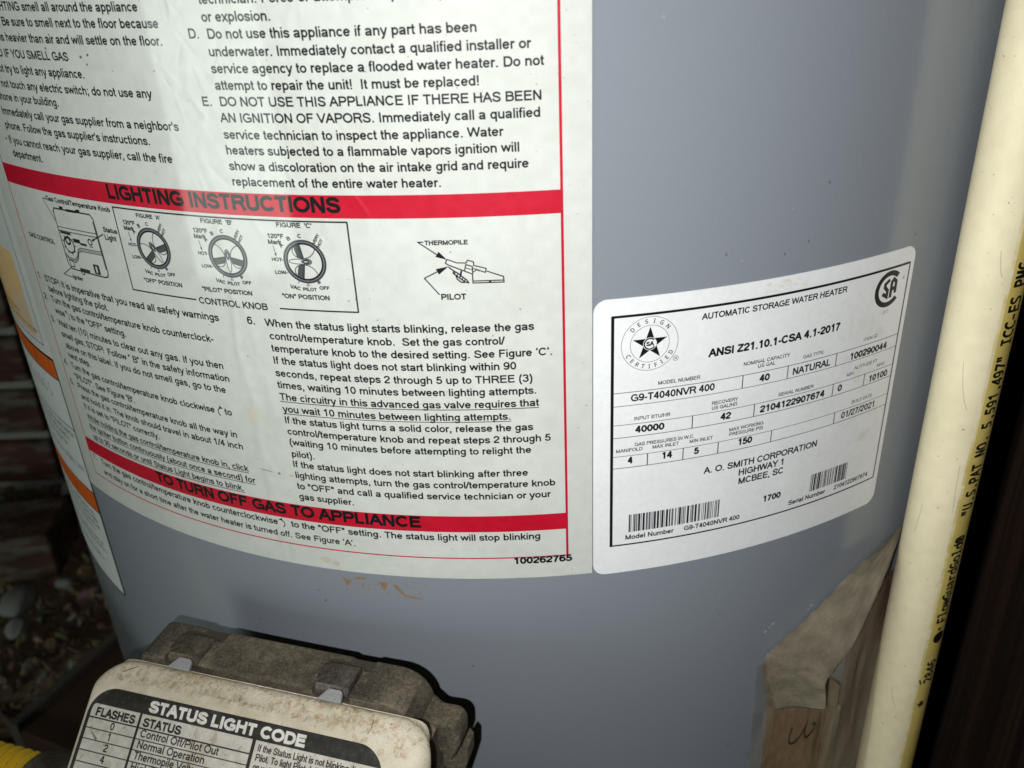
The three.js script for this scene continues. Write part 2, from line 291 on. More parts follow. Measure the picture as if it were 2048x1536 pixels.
function grain(c, amount, seed, spots) {     // paper fibre and specks of dirt
  const g = c.getContext('2d'), im = g.getImageData(0, 0, c.width, c.height), d = im.data, w = c.width;
  for (let k = 0, n = 0; k < d.length; k += 4, n++) {
    const x = n % w, y = (n / w) | 0, v = (hash(x >> 1, y >> 1, seed) - 0.5) * amount + (noise(x / 23, y / 23, 4096, seed) - 0.5) * amount * 1.6 + (noise(x / 150, y / 150, 4096, seed + 3) - 0.5) * amount * 1.4;
    d[k] = clampByte(d[k] + v); d[k + 1] = clampByte(d[k + 1] + v); d[k + 2] = clampByte(d[k + 2] + v * 1.15);
  }
  g.putImageData(im, 0, 0);
  const r = rng(seed);
  for (let i = 0; i < spots; i++) { const a = r(); g.fillStyle = a < 0.75 ? `rgba(60,55,45,${0.12 + r() * 0.3})` : `rgba(140,100,60,${0.15 + r() * 0.3})`; g.beginPath(); g.ellipse(r() * c.width, r() * c.height, 0.8 + r() * r() * 4, 0.8 + r() * 2, r() * 3, 0, 7); g.fill(); }
}
const WL = { s0: -196.2, s1: 23.1, y0: -200.9, y1: 18.4 };
function warningLabel() {
  const P = printer(WL.s0, WL.s1, WL.y0, WL.y1, 2048), RED = '#c4122e';
  P.rect(WL.s0, WL.y0, WL.s1, WL.y1, '#d3d6cf');
  P.rect(-186.6, -73.8, 14.7, -67.2, RED); P.rect(-186.6, -181.3, 14.7, -174.9, RED);
  P.line([[-186.6, WL.y1], [-186.6, -192.2], [14.7, -192.2], [14.7, WL.y1]], 0.42, RED);
  P.line([[14.7, WL.y1], [14.7, -192.2]], 0.75, RED);
  for (const [t, a, b, y, size, fl] of WARNING_TEXT) {
    P.text(t, a, b, y, size, fl & 1 ? 1 : 0, null, 0, size < 2.6 ? 0.04 : 0.016);
    if (fl & 2) P.line([[a, y - 0.55], [b, y - 0.55]], 0.2);
  }
  P.text('technician. Force or attempted repair may result in a fire', -79.3, 9, -17.4, 3.58);
  for (const [t, s, y] of [['1.', -185.2, -108.4], ['2.', -185, -116.4], ['3.', -184.8, -125.4], ['4.', -184.8, -142.8], ['5.', -184.6, -151.2], ['1.', -184.4, -184.4], ['D.', -84.4, -25.8], ['E.', -84.2, -43.2]]) P.text(t, s, null, y, 3.5);
  // turning arrows set in the lines
  const turnArrow = (s, y, dir) => { P.g.lineWidth = 0.32 * P.k; P.g.strokeStyle = P.ink; P.g.beginPath(); P.g.arc(P.X(s - dir * 0.6), P.Y(y + 1), 1.5 * P.k, dir > 0 ? -1.35 : Math.PI + 1.35, dir > 0 ? 1.1 : Math.PI - 1.1, dir < 0); P.g.stroke(); P.arrowHead(s - dir * 1.35, y + 2.55, -dir, -0.15, 1.5, 0.6); };
  const gap = (start, pre, dir) => { const l = WARNING_TEXT.find((q) => q[0].startsWith(start)), a = P.upTo(l[0], pre, l[1], l[2], l[4]); turnArrow(a + (dir > 0 ? 1.7 : 2.2), l[3] - 0.3, dir); };
  gap('wise', 'wise', 1); gap('Turn the gas control/temperature knob clockwise', 'Turn the gas control/temperature knob clockwise', -1); gap('Turn the gas control/temperature knob counterclockwise', 'Turn the gas control/temperature knob counterclockwise', 1);
  // control knob figures
  P.line([[-100.6, -102.1], [-127, -102.1], [-127, -74.9], [-45.8, -74.9], [-45.8, -102.3], [-70.9, -102.3]], 0.42);
  const knob = (cx, cy, turn) => {
    const k = 0.97, g = P.g;
    P.circle(cx, cy, 6.7 * k, 0.35, '#44464a'); P.circle(cx, cy, 6.2 * k, 0.3, '#6c6f72'); P.circle(cx, cy, 5.7 * k, 0.55); P.circle(cx, cy, 6.45 * k, 0.18);
    g.save(); g.translate(P.X(cx), P.Y(cy)); g.rotate(turn); const m = P.k * k; g.lineWidth = 0.24 * m; g.strokeStyle = '#33353a';
    for (const q of [-1, 1]) {
      g.save(); g.beginPath(); g.arc(0, 0, 5.45 * m, 0, 7); g.clip();
      g.beginPath(); g.moveTo(q * 4.6 * m, -3.6 * m); g.bezierCurveTo(q * 3.2 * m, -3.9 * m, q * 1.1 * m, -2.2 * m, q * 1.0 * m, 0.2 * m); g.bezierCurveTo(q * 1.0 * m, 3 * m, q * 2.6 * m, 4.2 * m, q * 4.4 * m, 3.2 * m); g.stroke();
      g.fillStyle = '#26282c'; g.beginPath(); g.moveTo(q * 1.1 * m, 0.1 * m); g.lineTo(q * 6 * m, 1.0 * m); g.lineTo(q * 6 * m, 3.4 * m); g.lineTo(q * 1.25 * m, 2.2 * m); g.closePath(); g.fill();
      g.strokeStyle = '#9a9c9c'; g.lineWidth = 0.1 * m; for (let i = 1; i < 5; i++) { g.beginPath(); g.moveTo(q * 1.3 * m, (0.3 + i * 0.36) * m); g.lineTo(q * 6 * m, (1.2 + i * 0.45) * m); g.stroke(); }
      g.strokeStyle = '#33353a'; g.lineWidth = 0.24 * m; g.restore();
    }
    g.beginPath(); g.ellipse(0, 1.6 * m, 0.8 * m, 3.5 * m, 0, 0, 7); g.stroke(); g.beginPath(); g.ellipse(0, -0.9 * m, 0.85 * m, 1.3 * m, 0, 0, 7); g.stroke(); g.lineWidth = 0.35 * m; g.beginPath(); g.ellipse(0, -0.2 * m, 0.35 * m, 1.2 * m, 0, 0, 7); g.stroke();
    g.restore();
    const T = (t, x, y, s, tr = 0) => P.text(t, cx + x, null, cy + y, s * 1.12, 0, null, tr, 0.045);
    T('120°F', -10.7, 6.8, 1.75); T('Mark', -10.8, 5.0, 1.75); P.line([[cx - 9.3, cy + 4.5], [cx - 8.9, cy + 1.9]], 0.16); P.arrowHead(cx - 8.85, cy + 1.2, 0.1, -1, 1, 0.35);
    T('HOT', -10.5, -0.2, 1.4); T('LOW', -10.1, -4.2, 1.4); T('VAC', -6, -8.4, 1.45, 0.2); T('PILOT', -1.9, -9.1, 1.35); T('OFF', 3.4, -8.5, 1.4);
    T('A', -6.7, 3.9, 1.5, -0.8); T('B', -4.3, 6.1, 1.5, -0.5); T('C', -1.1, 7.2, 1.5); T('VERY', 3.9, 5.3, 1.15, -1.0); T('HOT', 5.2, 4.4, 1.15, -1.0);
    P.line([[cx - 7.7, cy + 0.3], [cx - 6.6, cy + 0.3]], 0.15); P.line([[cx - 6.9, cy - 4], [cx - 5.8, cy - 3.5]], 0.15); P.disc(cx + 3.5, cy - 6.2, 0.55, '#55585c'); P.line([[cx - 0.4, cy - 7.5], [cx, cy - 6.7], [cx + 0.4, cy - 7.5], [cx - 0.4, cy - 7.5]], 0.12); P.line([[cx - 3.1, cy - 6.9], [cx - 2.7, cy - 6]], 0.15);
  };
  knob(-113.4, -86.8, -0.55); knob(-85.6, -86.8, 0); knob(-60.3, -87, 1.57);
  // gas control drawing
  P.line([[-161.4, -76.3], [-163.7, -76.3], [-159.6, -83.4]], 0.25);
  P.line([[-158.4, -78.9], [-139.2, -78.7], [-138, -80], [-137.4, -97.9], [-138, -99.5], [-139.6, -99.9], [-157.6, -99.7], [-159, -97.8], [-159.2, -80.2]], 0.42, null, true);
  P.line([[-155, -78.3], [-153, -78.2]], 0.7); P.line([[-151.5, -78.8], [-146, -78.7]], 0.8); P.line([[-146, -78.2], [-144, -78.1]], 0.7); P.line([[-138.4, -81], [-137.9, -97]], 0.5, '#5a5e5e');
  P.line([[-159.3, -85.2], [-137.6, -84.9]], 0.24); P.line([[-159.3, -86.5], [-137.6, -86.1]], 0.24);
  P.circle(-155, -91, 2.7, 0.5); P.circle(-155.2, -89.6, 1.2, 0.7); P.rect(-158.5, -87.4, -152.5, -86.6, '#2a2c2e'); P.rect(-151.9, -89.6, -148.2, -88.3, '#222'); P.rect(-148.4, -90.1, -145, -89.3, '#2c2c2c'); for (let i = 0; i < 9; i++) { const a = i * 0.7; P.line([[-155 + 2.8 * Math.cos(a), -91 + 2.8 * Math.sin(a)], [-155 + 3.6 * Math.cos(a), -91 + 3.6 * Math.sin(a)]], 0.35); }
  for (const [o, w2] of [[0, 0.3], [-0.55, 0.2], [-1.1, 0.3]]) P.line([[-159, -94.2 + o], [-157, -95.6 + o], [-154, -96 + o], [-152, -94.6 + o], [-150.6, -92 + o], [-149, -91.2 + o], [-137.7, -91 + o]], w2, '#3c3f42');
  P.circle(-142.7, -88.3, 0.95, 0.4); P.line([[-143.6, -89.9], [-141.8, -89.9]], 0.25); P.line([[-134.8, -84.6], [-140.6, -87.3]], 0.35); P.arrowHead(-141.7, -87.8, -1, -0.45, 1.6, 0.55);
  P.rect(-144.4, -99.4, -141.4, -96, '#303234'); P.rect(-143.5, -98.9, -142.6, -96.6, '#d0d3cc'); P.rect(-152.5, -99.9, -147, -98.6, '#3a3c3e'); P.circle(-151.3, -99.9, 0.9, 0.35); P.line([[-157.8, -96.5], [-155.4, -96.7], [-155.2, -98.8], [-157.4, -98.9]], 0.3, null, true);
  P.line([[-158.4, -103.1], [-163.9, -102.8], [-157.4, -99.2]], 0.25);
  // pilot drawing
  P.line([[-24.4, -80.7], [-26, -80.7], [-20.9, -84.4]], 0.3); P.fill([[-20.3, -83.6], [-21.3, -85.1], [-18.1, -86]]);
  P.line([[-21, -96.6], [-25, -91.5], [-21.2, -89.6]], 0.3); P.fill([[-21.5, -88.8], [-20.7, -90.4], [-17.8, -88]]);
  P.line([[-18.1, -85.9], [-15.3, -87], [-12.7, -87.1], [-12.3, -86.3], [-10.6, -86.8], [-10.6, -87.9], [-7.1, -88.9], [-7.4, -90.1], [-10.7, -88.8]], 0.28); P.line([[-18.1, -85.9], [-18.6, -87], [-17.8, -87.6], [-13.1, -89.6], [-11.1, -90.5], [-11.1, -93.2], [-2.2, -93.2], [-2.3, -91.5], [-7, -89.7]], 0.3);
  P.line([[-10.9, -92.6], [-2.3, -92.6]], 0.28); P.line([[-12.8, -87.4], [-13.3, -89.4]], 0.28); P.line([[-12.8, -87.6], [-11, -88.2], [-11, -90.4]], 0.3); P.line([[-12.9, -88.6], [-11, -89.2]], 0.2); P.line([[-11, -90], [-9.8, -89.2], [-9, -89.6]], 0.25);
  P.line([[-17.8, -88.2], [-16.4, -89.4], [-15.4, -90], [-12.9, -92.2], [-12.3, -93.1], [-13.2, -92.9], [-16.6, -90.1], [-16.3, -89.4]], 0.35); P.line([[-15.9, -90.6], [-15.6, -91.8], [-14.6, -92.8], [-13.5, -93]], 0.35); for (let i = 0; i < 5; i++) P.line([[-16 + i * 0.7, -89.8 - i * 0.55], [-16.4 + i * 0.7, -90.6 - i * 0.55]], 0.28); P.line([[-14.2, -89.4], [-14.6, -91.2]], 0.5); P.disc(-6.2, -92.9, 0.32);
  // worn spots and brown marks
  const r = rng(11), g = P.g;
  for (const [s, y, w2, h2, col] of [[-87, -162.5, 2.6, 0.25, 'rgba(150,95,50,.55)'], [-82, -163, 0.5, 0.5, 'rgba(120,80,45,.7)'], [-77.5, -163.2, 0.9, 0.3, 'rgba(150,110,70,.4)'], [-87.5, -141, 2.2, 3.6, 'rgba(215,200,160,.28)'], [-70, -197, 2, 1.4, 'rgba(190,170,120,.3)'], [-66, -198, 1.4, 1, 'rgba(180,160,120,.3)'], [-139, -29, 0.35, 0.3, 'rgba(90,50,40,.8)'], [-124.5, -31, 0.5, 0.4, 'rgba(90,50,40,.7)'], [-121.5, -30.4, 0.4, 0.35, 'rgba(60,50,45,.8)'], [-122.6, -33, 0.3, 0.3, 'rgba(90,50,40,.8)'], [-134, -31.8, 0.3, 0.3, 'rgba(60,50,45,.8)']]) { g.fillStyle = col; g.beginPath(); g.ellipse(P.X(s), P.Y(y), w2 * P.k, h2 * P.k, 0.1, 0, 7); g.fill(); }
  for (let i = 0; i < 60; i++) { g.strokeStyle = `rgba(120,118,108,${0.1 + r() * 0.2})`; g.lineWidth = 0.6 + r(); const x = r() * 2048, y = r() * 2048, a = r() * 6.3, l = 4 + r() * 22; g.beginPath(); g.moveTo(x, y); g.quadraticCurveTo(x + l * Math.cos(a), y + l * Math.sin(a), x + l * Math.cos(a + 0.6), y + l * Math.sin(a + 0.6)); g.stroke(); }
  grain(P.c, 4.5, 5, 420);
  return P.c;
}
function wrinkleMap() {                     // relief of the warning label in its own millimetres
  const N = 1024, h = new Float32Array(N * N), k = N / (WL.s1 - WL.s0), r = rng(77);
  const ridge = (a, b, c, d, w, amp) => {
    const x0 = (a - WL.s0) * k, y0 = (WL.y1 - b) * k, x1 = (c - WL.s0) * k, y1 = (WL.y1 - d) * k, W = w * k, L2 = (x1 - x0) ** 2 + (y1 - y0) ** 2;
    for (let j = Math.max(0, Math.floor(Math.min(y0, y1) - 3 * W)); j < Math.min(N, Math.max(y0, y1) + 3 * W); j++) for (let i = Math.max(0, Math.floor(Math.min(x0, x1) - 3 * W)); i < Math.min(N, Math.max(x0, x1) + 3 * W); i++) {
      const t = Math.max(0, Math.min(1, ((i - x0) * (x1 - x0) + (j - y0) * (y1 - y0)) / L2)), dx = i - x0 - t * (x1 - x0), dy = j - y0 - t * (y1 - y0);
      h[j * N + i] += amp * Math.exp(-(dx * dx + dy * dy) / (W * W)) * (0.45 + 0.55 * Math.sin(Math.PI * (0.12 + 0.76 * t)));
    }
  };
  let x = -86.5, y = 18;
  while (y > -195) { const nx = -86.5 + (r() - 0.5) * 5, ny = y - 7 - r() * 12; ridge(x, y, nx, ny, 1.1 + r() * 1.1, 0.22 + r() * 0.34); x = nx; y = ny; }
  for (let i = 0; i < 46; i++) { const a = -98 + r() * 62, b = 14 - r() * 92, l = 5 + r() * 16, an = -1.57 + (r() - 0.5) * 0.9; ridge(a, b, a + l * Math.cos(an), b + l * Math.sin(an), 0.9 + r() * 1.8, (r() - 0.4) * 0.8); }
  for (let i = 0; i < 22; i++) { const a = -92 + r() * 12, b = -85 - r() * 105, l = 4 + r() * 12, an = -1.57 + (r() - 0.5) * 0.8; ridge(a, b, a + l * Math.cos(an), b + l * Math.sin(an), 0.8 + r() * 1.2, (r() - 0.4) * 0.6); }
  for (let i = 0; i < 40; i++) { const a = WL.s0 + r() * 215, b = 15 - r() * 210, l = 3 + r() * 10, an = r() * 6.3; ridge(a, b, a + l * Math.cos(an), b + l * Math.sin(an), 1 + r() * 2, (r() - 0.5) * 0.22); }
  for (let i = 0; i < 170; i++) { const a = -97 + r() * 60, b = 12 - r() * 86, l = 1.5 + r() * 7, an = -1.57 + (r() - 0.5) * 1.6; ridge(a, b, a + l * Math.cos(an), b + l * Math.sin(an), 0.4 + r() * 0.7, (r() - 0.5) * 0.7); }
  return dataTex(N, N, (u, v, i, j) => { const jj = N - 1 - j, q = h[jj * N + i] + 0.05 * (noise(i / 9, j / 9, 4096, 3) - 0.5) + 0.03 * (hash(i, j, 9) - 0.5); const b = clampByte(90 + q * 110); return [b, b, b]; }, false);
}
const RL = { s0: 23.5, s1: 139.6, y0: -202.2, y1: -100.8 };
function ratingLabel() {
  const P = printer(RL.s0, RL.s1, RL.y0, RL.y1, 2048), r = rng(5), g = P.g; P.ink = '#17181b';
  P.rect(RL.s0, RL.y0, RL.s1, RL.y1, '#f3f5f5');
  for (let i = 0; i < 90; i++) { g.fillStyle = `rgba(196,172,120,${r() * 0.13})`; g.beginPath(); g.ellipse(P.X(78 + r() * 17), P.Y(-102 - r() * 5), 4 + r() * 16, 3 + r() * 9, 0, 0, 7); g.fill(); }
  for (let i = 0; i < 34; i++) { g.fillStyle = `rgba(205,195,165,${r() * 0.16})`; g.beginPath(); g.ellipse(P.X(106 + r() * 30), P.Y(-122 - r() * 50), 15 + r() * 60, 10 + r() * 40, r() * 3, 0, 7); g.fill(); }
  P.line([[29.3, -106.6], [137.5, -106.6], [137.2, -190.6], [29.6, -190.6]], 0.55, null, true); P.line([[29.3, -106.3], [29.6, -190.9]], 0.95); P.line([[29, -106.6], [137, -106.6]], 0.8);
  const thin = (a, y, b) => { P.line([[a, y], [b, y]], 0.17, '#3a3c40'); };
  for (const y of [-132.2, -136.9, -143.7, -148.3, -155.3, -159.7]) thin(29.5, y, 137.3);
  P.g.setLineDash([5, 3]); for (const y of [-132.25, -148.35, -159.75]) thin(29.5, y, 137.3); P.g.setLineDash([]);
  for (const [x, a, b] of [[72.7, -132.2, -136.9], [89.3, -132.2, -136.9], [108.9, -132.2, -136.9], [56, -143.7, -148.3], [77.9, -143.7, -148.3], [109.2, -143.7, -148.3], [123.4, -143.7, -148.3], [41.3, -155.3, -159.7], [53.4, -155.3, -159.7], [65.7, -155.3, -159.7], [85.5, -155.3, -159.7], [111.7, -155.3, -159.7]]) P.line([[x, a], [x, b]], 0.3);
  for (const [t, a, b, y, size, fl] of RATING_TEXT) { const faint = size < 1.8; P.text(t, a, b, y, size * (faint ? 1.04 : 1.06), fl, faint ? (a > 92 ? '#5c5e60' : '#2b2d30') : P.ink, 0, faint ? 0.012 : 0.016); }
  // worn printing: fine gaps across the small type
  g.fillStyle = '#f3f5f5'; for (let i = 0; i < 240; i++) { const a = 30 + r() * 106; g.fillRect(P.X(a), P.Y([-128.2, -130.2, -142.2, -140.4, -151.5, -153.2][i % 6] + r() * 1.1), 3 + r() * 26 * (a > 90 ? 1.6 : 1), 1 + r() * 1.6); }
  const bars = (a, b, y0, y1, seed) => { const q = rng(seed); let x = a; while (x < b) { const w2 = [0.22, 0.22, 0.45, 0.7][(q() * 4) | 0], gp = [0.2, 0.25, 0.4, 0.55][(q() * 4) | 0]; P.rect(x, y0, Math.min(b, x + w2), y1, q() < 0.7 ? '#1b1c20' : '#6a6b70'); x += w2 + gp; } };
  bars(35.6, 67.9, -185.6, -178.5, 3); bars(104.8, 122, -185.6, -178.5, 8);
  // design mark: star in a ring of letters
  const cx = 40.9, cy = -116.4; P.circle(cx, cy, 8.9, 0.13, '#5a5c60'); P.circle(cx, cy, 6.1, 0.13, '#5a5c60');
  const star = []; for (let i = 0; i < 10; i++) { const a = Math.PI / 2 + i * Math.PI / 5, q = i % 2 ? 2.15 : 5.6; star.push([cx + q * Math.cos(a), cy + q * Math.sin(a)]); } P.fill(star); P.disc(cx, cy, 2.15, '#f3f5f5'); P.circle(cx, cy, 1.75, 0.42, null, 0.6, Math.PI * 2 - 0.75);
  P.text('S', cx - 1.15, cx - 0.05, cy - 0.75, 2.1, 1); P.text('A', cx + 0.0, cx + 1.25, cy - 0.75, 2.1, 1);
  const ring = (t, mid, rad, step, flip) => { [...t].forEach((ch, i) => { const a = mid + (flip ? 1 : -1) * (i - (t.length - 1) / 2) * step; g.save(); g.translate(P.X(cx) + Math.cos(a) * rad * P.k, P.Y(cy) - Math.sin(a) * rad * P.k); g.rotate(flip ? -a - Math.PI / 2 : -a + Math.PI / 2); g.font = 1.9 * P.k + 'px sans-serif'; g.fillStyle = P.ink; g.textAlign = 'center'; g.fillText(ch, 0, 0); g.lineWidth = 1; g.strokeStyle = P.ink; g.strokeText(ch, 0, 0); g.restore(); }); g.textAlign = 'left'; };
  ring('DESIGN', Math.PI / 2, 6.85, 0.33, false); ring('CERTIFIED', -Math.PI / 2, 8.25, 0.27, true); P.circle(49.3, -122.3, 0.85, 0.12, '#555'); P.text('R', 48.9, 49.8, -122.8, 1.3, 0, '#555');
  // mark of the testing body at the corner
  const mx = 128.6, my = -113.9; P.circle(mx, my, 5.5, 1.75, null, 0.72, Math.PI * 2 - 0.82);
  g.save(); g.translate(P.X(mx), P.Y(my)); const m = P.k; g.strokeStyle = P.ink; g.lineWidth = 1.25 * m; g.lineJoin = 'miter';
  g.beginPath(); g.moveTo(0.05 * m, -3.2 * m); g.lineTo(-1.9 * m, -2 * m); g.lineTo(-1.9 * m, -0.9 * m); g.lineTo(-0.5 * m, 0.5 * m); g.lineTo(-0.5 * m, 2.6 * m); g.lineTo(-2.7 * m, 1.3 * m); g.stroke();
  g.beginPath(); g.moveTo(1.2 * m, 3.3 * m); g.lineTo(1.2 * m, -2.2 * m); g.lineTo(2 * m, -3 * m); g.lineTo(3.2 * m, -2 * m); g.lineTo(3.3 * m, 2 * m); g.moveTo(1.2 * m, 0.4 * m); g.lineTo(3.3 * m, 0.1 * m); g.stroke(); g.restore();
  P.text('®', 134.6, 135.9, -112, 1.6, 0, '#777'); P.text('I E C', 127, 130.4, -122.6, 1.5, 0, '#8a8a8a');
  grain(P.c, 3.5, 21, 60);
  return P.c;
}
function scribble(P, s0, s1, y, h, seed, col) {   // type too small to read
  const r = rng(seed); let x = s0; P.g.strokeStyle = col; P.g.lineWidth = 0.34 * P.k;
  while (x < s1) { const n = 2 + (r() * 7 | 0); for (let i = 0; i < n && x < s1; i++) { const t = r(), a = P.X(x), b = P.Y(y), w = 0.9 * h * P.k * 0.6, q = h * P.k * (t < 0.3 ? 1.35 : 0.9); P.g.beginPath(); if (t < 0.5) { P.g.ellipse(a + w / 2, b - q / 2.4, w / 2, q / 2.4, 0, 0, 5); } else { P.g.moveTo(a, b); P.g.lineTo(a, b - q); P.g.lineTo(a + w * 0.7, b - q * 0.8); P.g.lineTo(a + w * 0.7, b); } P.g.stroke(); x += h * (0.55 + r() * 0.25); } x += h * 0.6; }
}
const CL = { s0: -318, s1: -196.9, y0: -262.4, y1: -145.1 };
function cautionLabel() {
  const P = printer(CL.s0, CL.s1, CL.y0, CL.y1, 1024), g = P.g;
  P.rect(CL.s0, CL.y0, CL.s1, CL.y1, '#d9dcda'); P.rect(CL.s0, -154.4, CL.s1, -145.1, '#d9601a'); P.rect(CL.s0, -217.8, CL.s1, -207.2, '#d9601a');
  for (const y of [-154.4, -177, -207.2, -217.8]) P.line([[CL.s0, y], [CL.s1, y]], 0.5);
  P.line([[CL.s0, -145.4], [-197.3, -145.4], [-197.3, -262], [CL.s0, -262]], 1.0);
  P.text('!', -222, -219, -153, 6, 1); P.text('!', -222, -219, -216, 6, 1);
  for (const [y, a, b, h, s] of [[-181.5, -300, -201, 2.2, 1], [-185.5, -300, -208, 2.2, 2], [-190, -300, -214, 2.2, 3], [-198, -300, -201, 2.6, 4], [-222.5, -300, -206, 2, 5], [-226, -300, -203, 2, 6], [-229.5, -300, -204, 2, 7], [-233, -300, -212, 2, 8], [-239, -300, -206, 2, 9], [-242.5, -300, -205, 2, 10], [-250, -300, -212, 2, 11], [-166, -300, -214, 5, 12]]) scribble(P, a, b, y, h, s, '#3e4144');
  grain(P.c, 5, 31, 60); return P.c;
}
const UL = { s0: -318, s1: -196.5, y0: -144.7, y1: 30 };
function upperLabel() {
  const P = printer(UL.s0, UL.s1, UL.y0, UL.y1, 1024);
  P.rect(UL.s0, UL.y0, UL.s1, UL.y1, '#d3d6d3'); P.rect(UL.s0, -139, -208.5, -104, '#e6c28a'); P.rect(-228, -139, -208.5, -122, '#dcbfa0');
  P.line([[UL.s0, -140.6], [-203, -140.6], [-203, UL.y1]], 0.5, '#55585a'); scribble(P, -300, -207, -136.5, 1.8, 4, '#7a6a58'); scribble(P, -300, -226, -133, 1.8, 5, '#7a6a58');
  P.g.strokeStyle = '#4a4d50'; P.g.lineWidth = 5; P.g.beginPath(); P.g.arc(P.X(-216), P.Y(-86), 60, -0.4, 0.9); P.g.stroke();
  grain(P.c, 5, 41, 50); return P.c;
}

// ---------------------------------------------------------------- shared grain textures (each covers a square that repeats)
const dustTex = dataTex(1024, 1024, (u, v, i, j) => {          // grey-brown dust, lint and grit lying on dark plastic
  const a = fbm(u, v, 5, 4, 3), b = fbm(u, v, 150, 2, 9), g = hash(i, j, 4), w = fbm(u, v, 7, 3, 30);
  const m = fbm(u, v, 22, 3, 41); let k = 96 + (a - 0.5) * 62 + (m - 0.5) * 44 + (b - 0.5) * 52 + (g - 0.5) * 30;
  if (hash(i >> 1, j >> 1, 8) > 0.99) k += 42; if (hash(i >> 1, j >> 1, 18) > 0.985) k -= 34;
  return [clampByte(k * 0.98 + w * 10), clampByte(k * 0.925 + w * 6), clampByte(k * 0.8)];
});
const dustBump = dataTex(512, 512, (u, v, i, j) => { const b = fbm(u, v, 40, 4, 9) * 170 + hash(i, j, 2) * 60; return [b, b, b]; }, false);
const fineBump = dataTex(512, 512, (u, v, i, j) => { const b = fbm(u, v, 64, 3, 19) * 200 + hash(i, j, 6) * 30; return [b, b, b]; }, false);
const soilTex = dataTex(512, 512, (u, v, i, j) => { const a = fbm(u, v, 6, 6, 51), b = hash(i, j, 3), k = 72 + a * 100 + b * 28; const s = hash(i >> 2, j >> 2, 7) > 0.96 ? 40 : 0; return [clampByte(k * 1.05 + s), clampByte(k * 0.9 + s), clampByte(k * 0.7 + s)]; });
const brickTex = dataTex(256, 256, (u, v, i, j) => { const a = fbm(u, v, 5, 5, 61), b = hash(i, j, 2); const smear = sst(0.44, 0.66, fbm(u, v, 4, 4, 66)); const k = 0.75 + a * 0.5 + (b - 0.5) * 0.14; return [clampByte(mix(100, 124, smear) * k), clampByte(mix(68, 118, smear) * k), clampByte(mix(58, 106, smear) * k)]; });
const woodTex = dataTex(512, 512, (u, v, i, j) => { const w = fbm(u, v, 4, 3, 71) * 0.06, a = noise((u + w) * 64, v * 5, 64, 73), b = noise((u + w) * 190, v * 9, 190, 75), k = 0.6 + a * 0.5 + (b - 0.5) * 0.4; return [clampByte(78 * k), clampByte(58 * k), clampByte(44 * k)]; });

// ---------------------------------------------------------------- the ground and what stands round the heater
const ground = (() => {
  const g = new THREE.PlaneGeometry(4.4, 4.4, 150, 150); g.rotateX(-Math.PI / 2); const p = g.attributes.position;
  for (let i = 0; i < p.count; i++) { const x = p.getX(i) / 4.4 + 0.5, z = p.getZ(i) / 4.4 + 0.5; p.setY(i, (fbm(x, z, 40, 4, 12) - 0.5) * 0.03 - 0.006); }
  g.computeVertexNormals(); g.translate(-0.4, FLOOR, 0); return g;
})();
structure('ground', ground, std({ map: scaled(soilTex, 9), roughness: 0.95, bumpMap: scaled(dustBump, 14), bumpScale: 0.006 }));

{ // litter on the soil: chips, leaf bits and small gravel that nobody could count
  const r = rng(91), N = 5200, g = new THREE.IcosahedronGeometry(1, 1), p = g.attributes.position, seen = {};
  for (let i = 0; i < p.count; i++) { const k = [p.getX(i), p.getY(i), p.getZ(i)].map((v) => v.toFixed(3)).join(); const q = seen[k] ??= 0.75 + r() * 0.5; p.setXYZ(i, p.getX(i) * q, p.getY(i) * q, p.getZ(i) * q); }
  g.computeVertexNormals();
  const m = new THREE.InstancedMesh(g, std({ color: 0xffffff, roughness: 0.9 }), N), M = new THREE.Matrix4(), q = new THREE.Quaternion(), e = new THREE.Euler(), c = new THREE.Color();
  for (let i = 0; i < N; i++) {
    const a = -0.95 + r() * 0.8, z = -0.7 + r() * 1.1, s = 0.0022 + r() * r() * 0.006; if (Math.hypot(a, z) < 0.29) { M.makeScale(0.001, 0.001, 0.001); M.setPosition(a * 2.2, FLOOR - 0.02, z * 2.2); m.setMatrixAt(i, M); m.setColorAt(i, c); continue; }
    e.set(r() * 6, r() * 6, r() * 6); q.setFromEuler(e); const long = 1 + r() * r() * 3;
    M.compose(new THREE.Vector3(a, FLOOR + 0.002 + s * 0.3, z), q, new THREE.Vector3(s * long, s * (0.25 + r() * 0.5), s)); m.setMatrixAt(i, M);
    const t = r(); if (t < 0.5) c.setRGB(0.12 + r() * 0.12, 0.09 + r() * 0.08, 0.06 + r() * 0.05); else if (t < 0.82) c.setRGB(0.2 + r() * 0.16, 0.17 + r() * 0.14, 0.12 + r() * 0.1); else if (t < 0.965) c.setRGB(0.15 + r() * 0.08, 0.09 + r() * 0.05, 0.06); else { const w = 0.36 + r() * 0.25; c.setRGB(w, w * 0.96, w * 0.9); }
    m.setColorAt(i, c);
  }
  m.name = 'ground_litter'; m.castShadow = m.receiveShadow = true; m.userData = { kind: 'stuff', label: 'wood chips, leaf bits and gravel scattered over the soil', category: 'litter' }; scene.add(m);
}
function lump(seed, sx, sy, sz) { const r = rng(seed), g = new THREE.IcosahedronGeometry(1, 3), p = g.attributes.position; for (let i = 0; i < p.count; i++) { const x = p.getX(i), y = p.getY(i), z = p.getZ(i), q = 0.8 + 0.4 * noise(x * 1.6 + 9, y * 1.6 + z * 1.3 + 9, 99, seed); p.setXYZ(i, x * q * sx, y * q * sy, z * q * sz); } g.computeVertexNormals(); return g; }
const paleStone = std({ color: new THREE.Color().setRGB(0.46, 0.46, 0.44), roughness: 0.85, bumpMap: scaled(fineBump, 3), bumpScale: 0.001 });
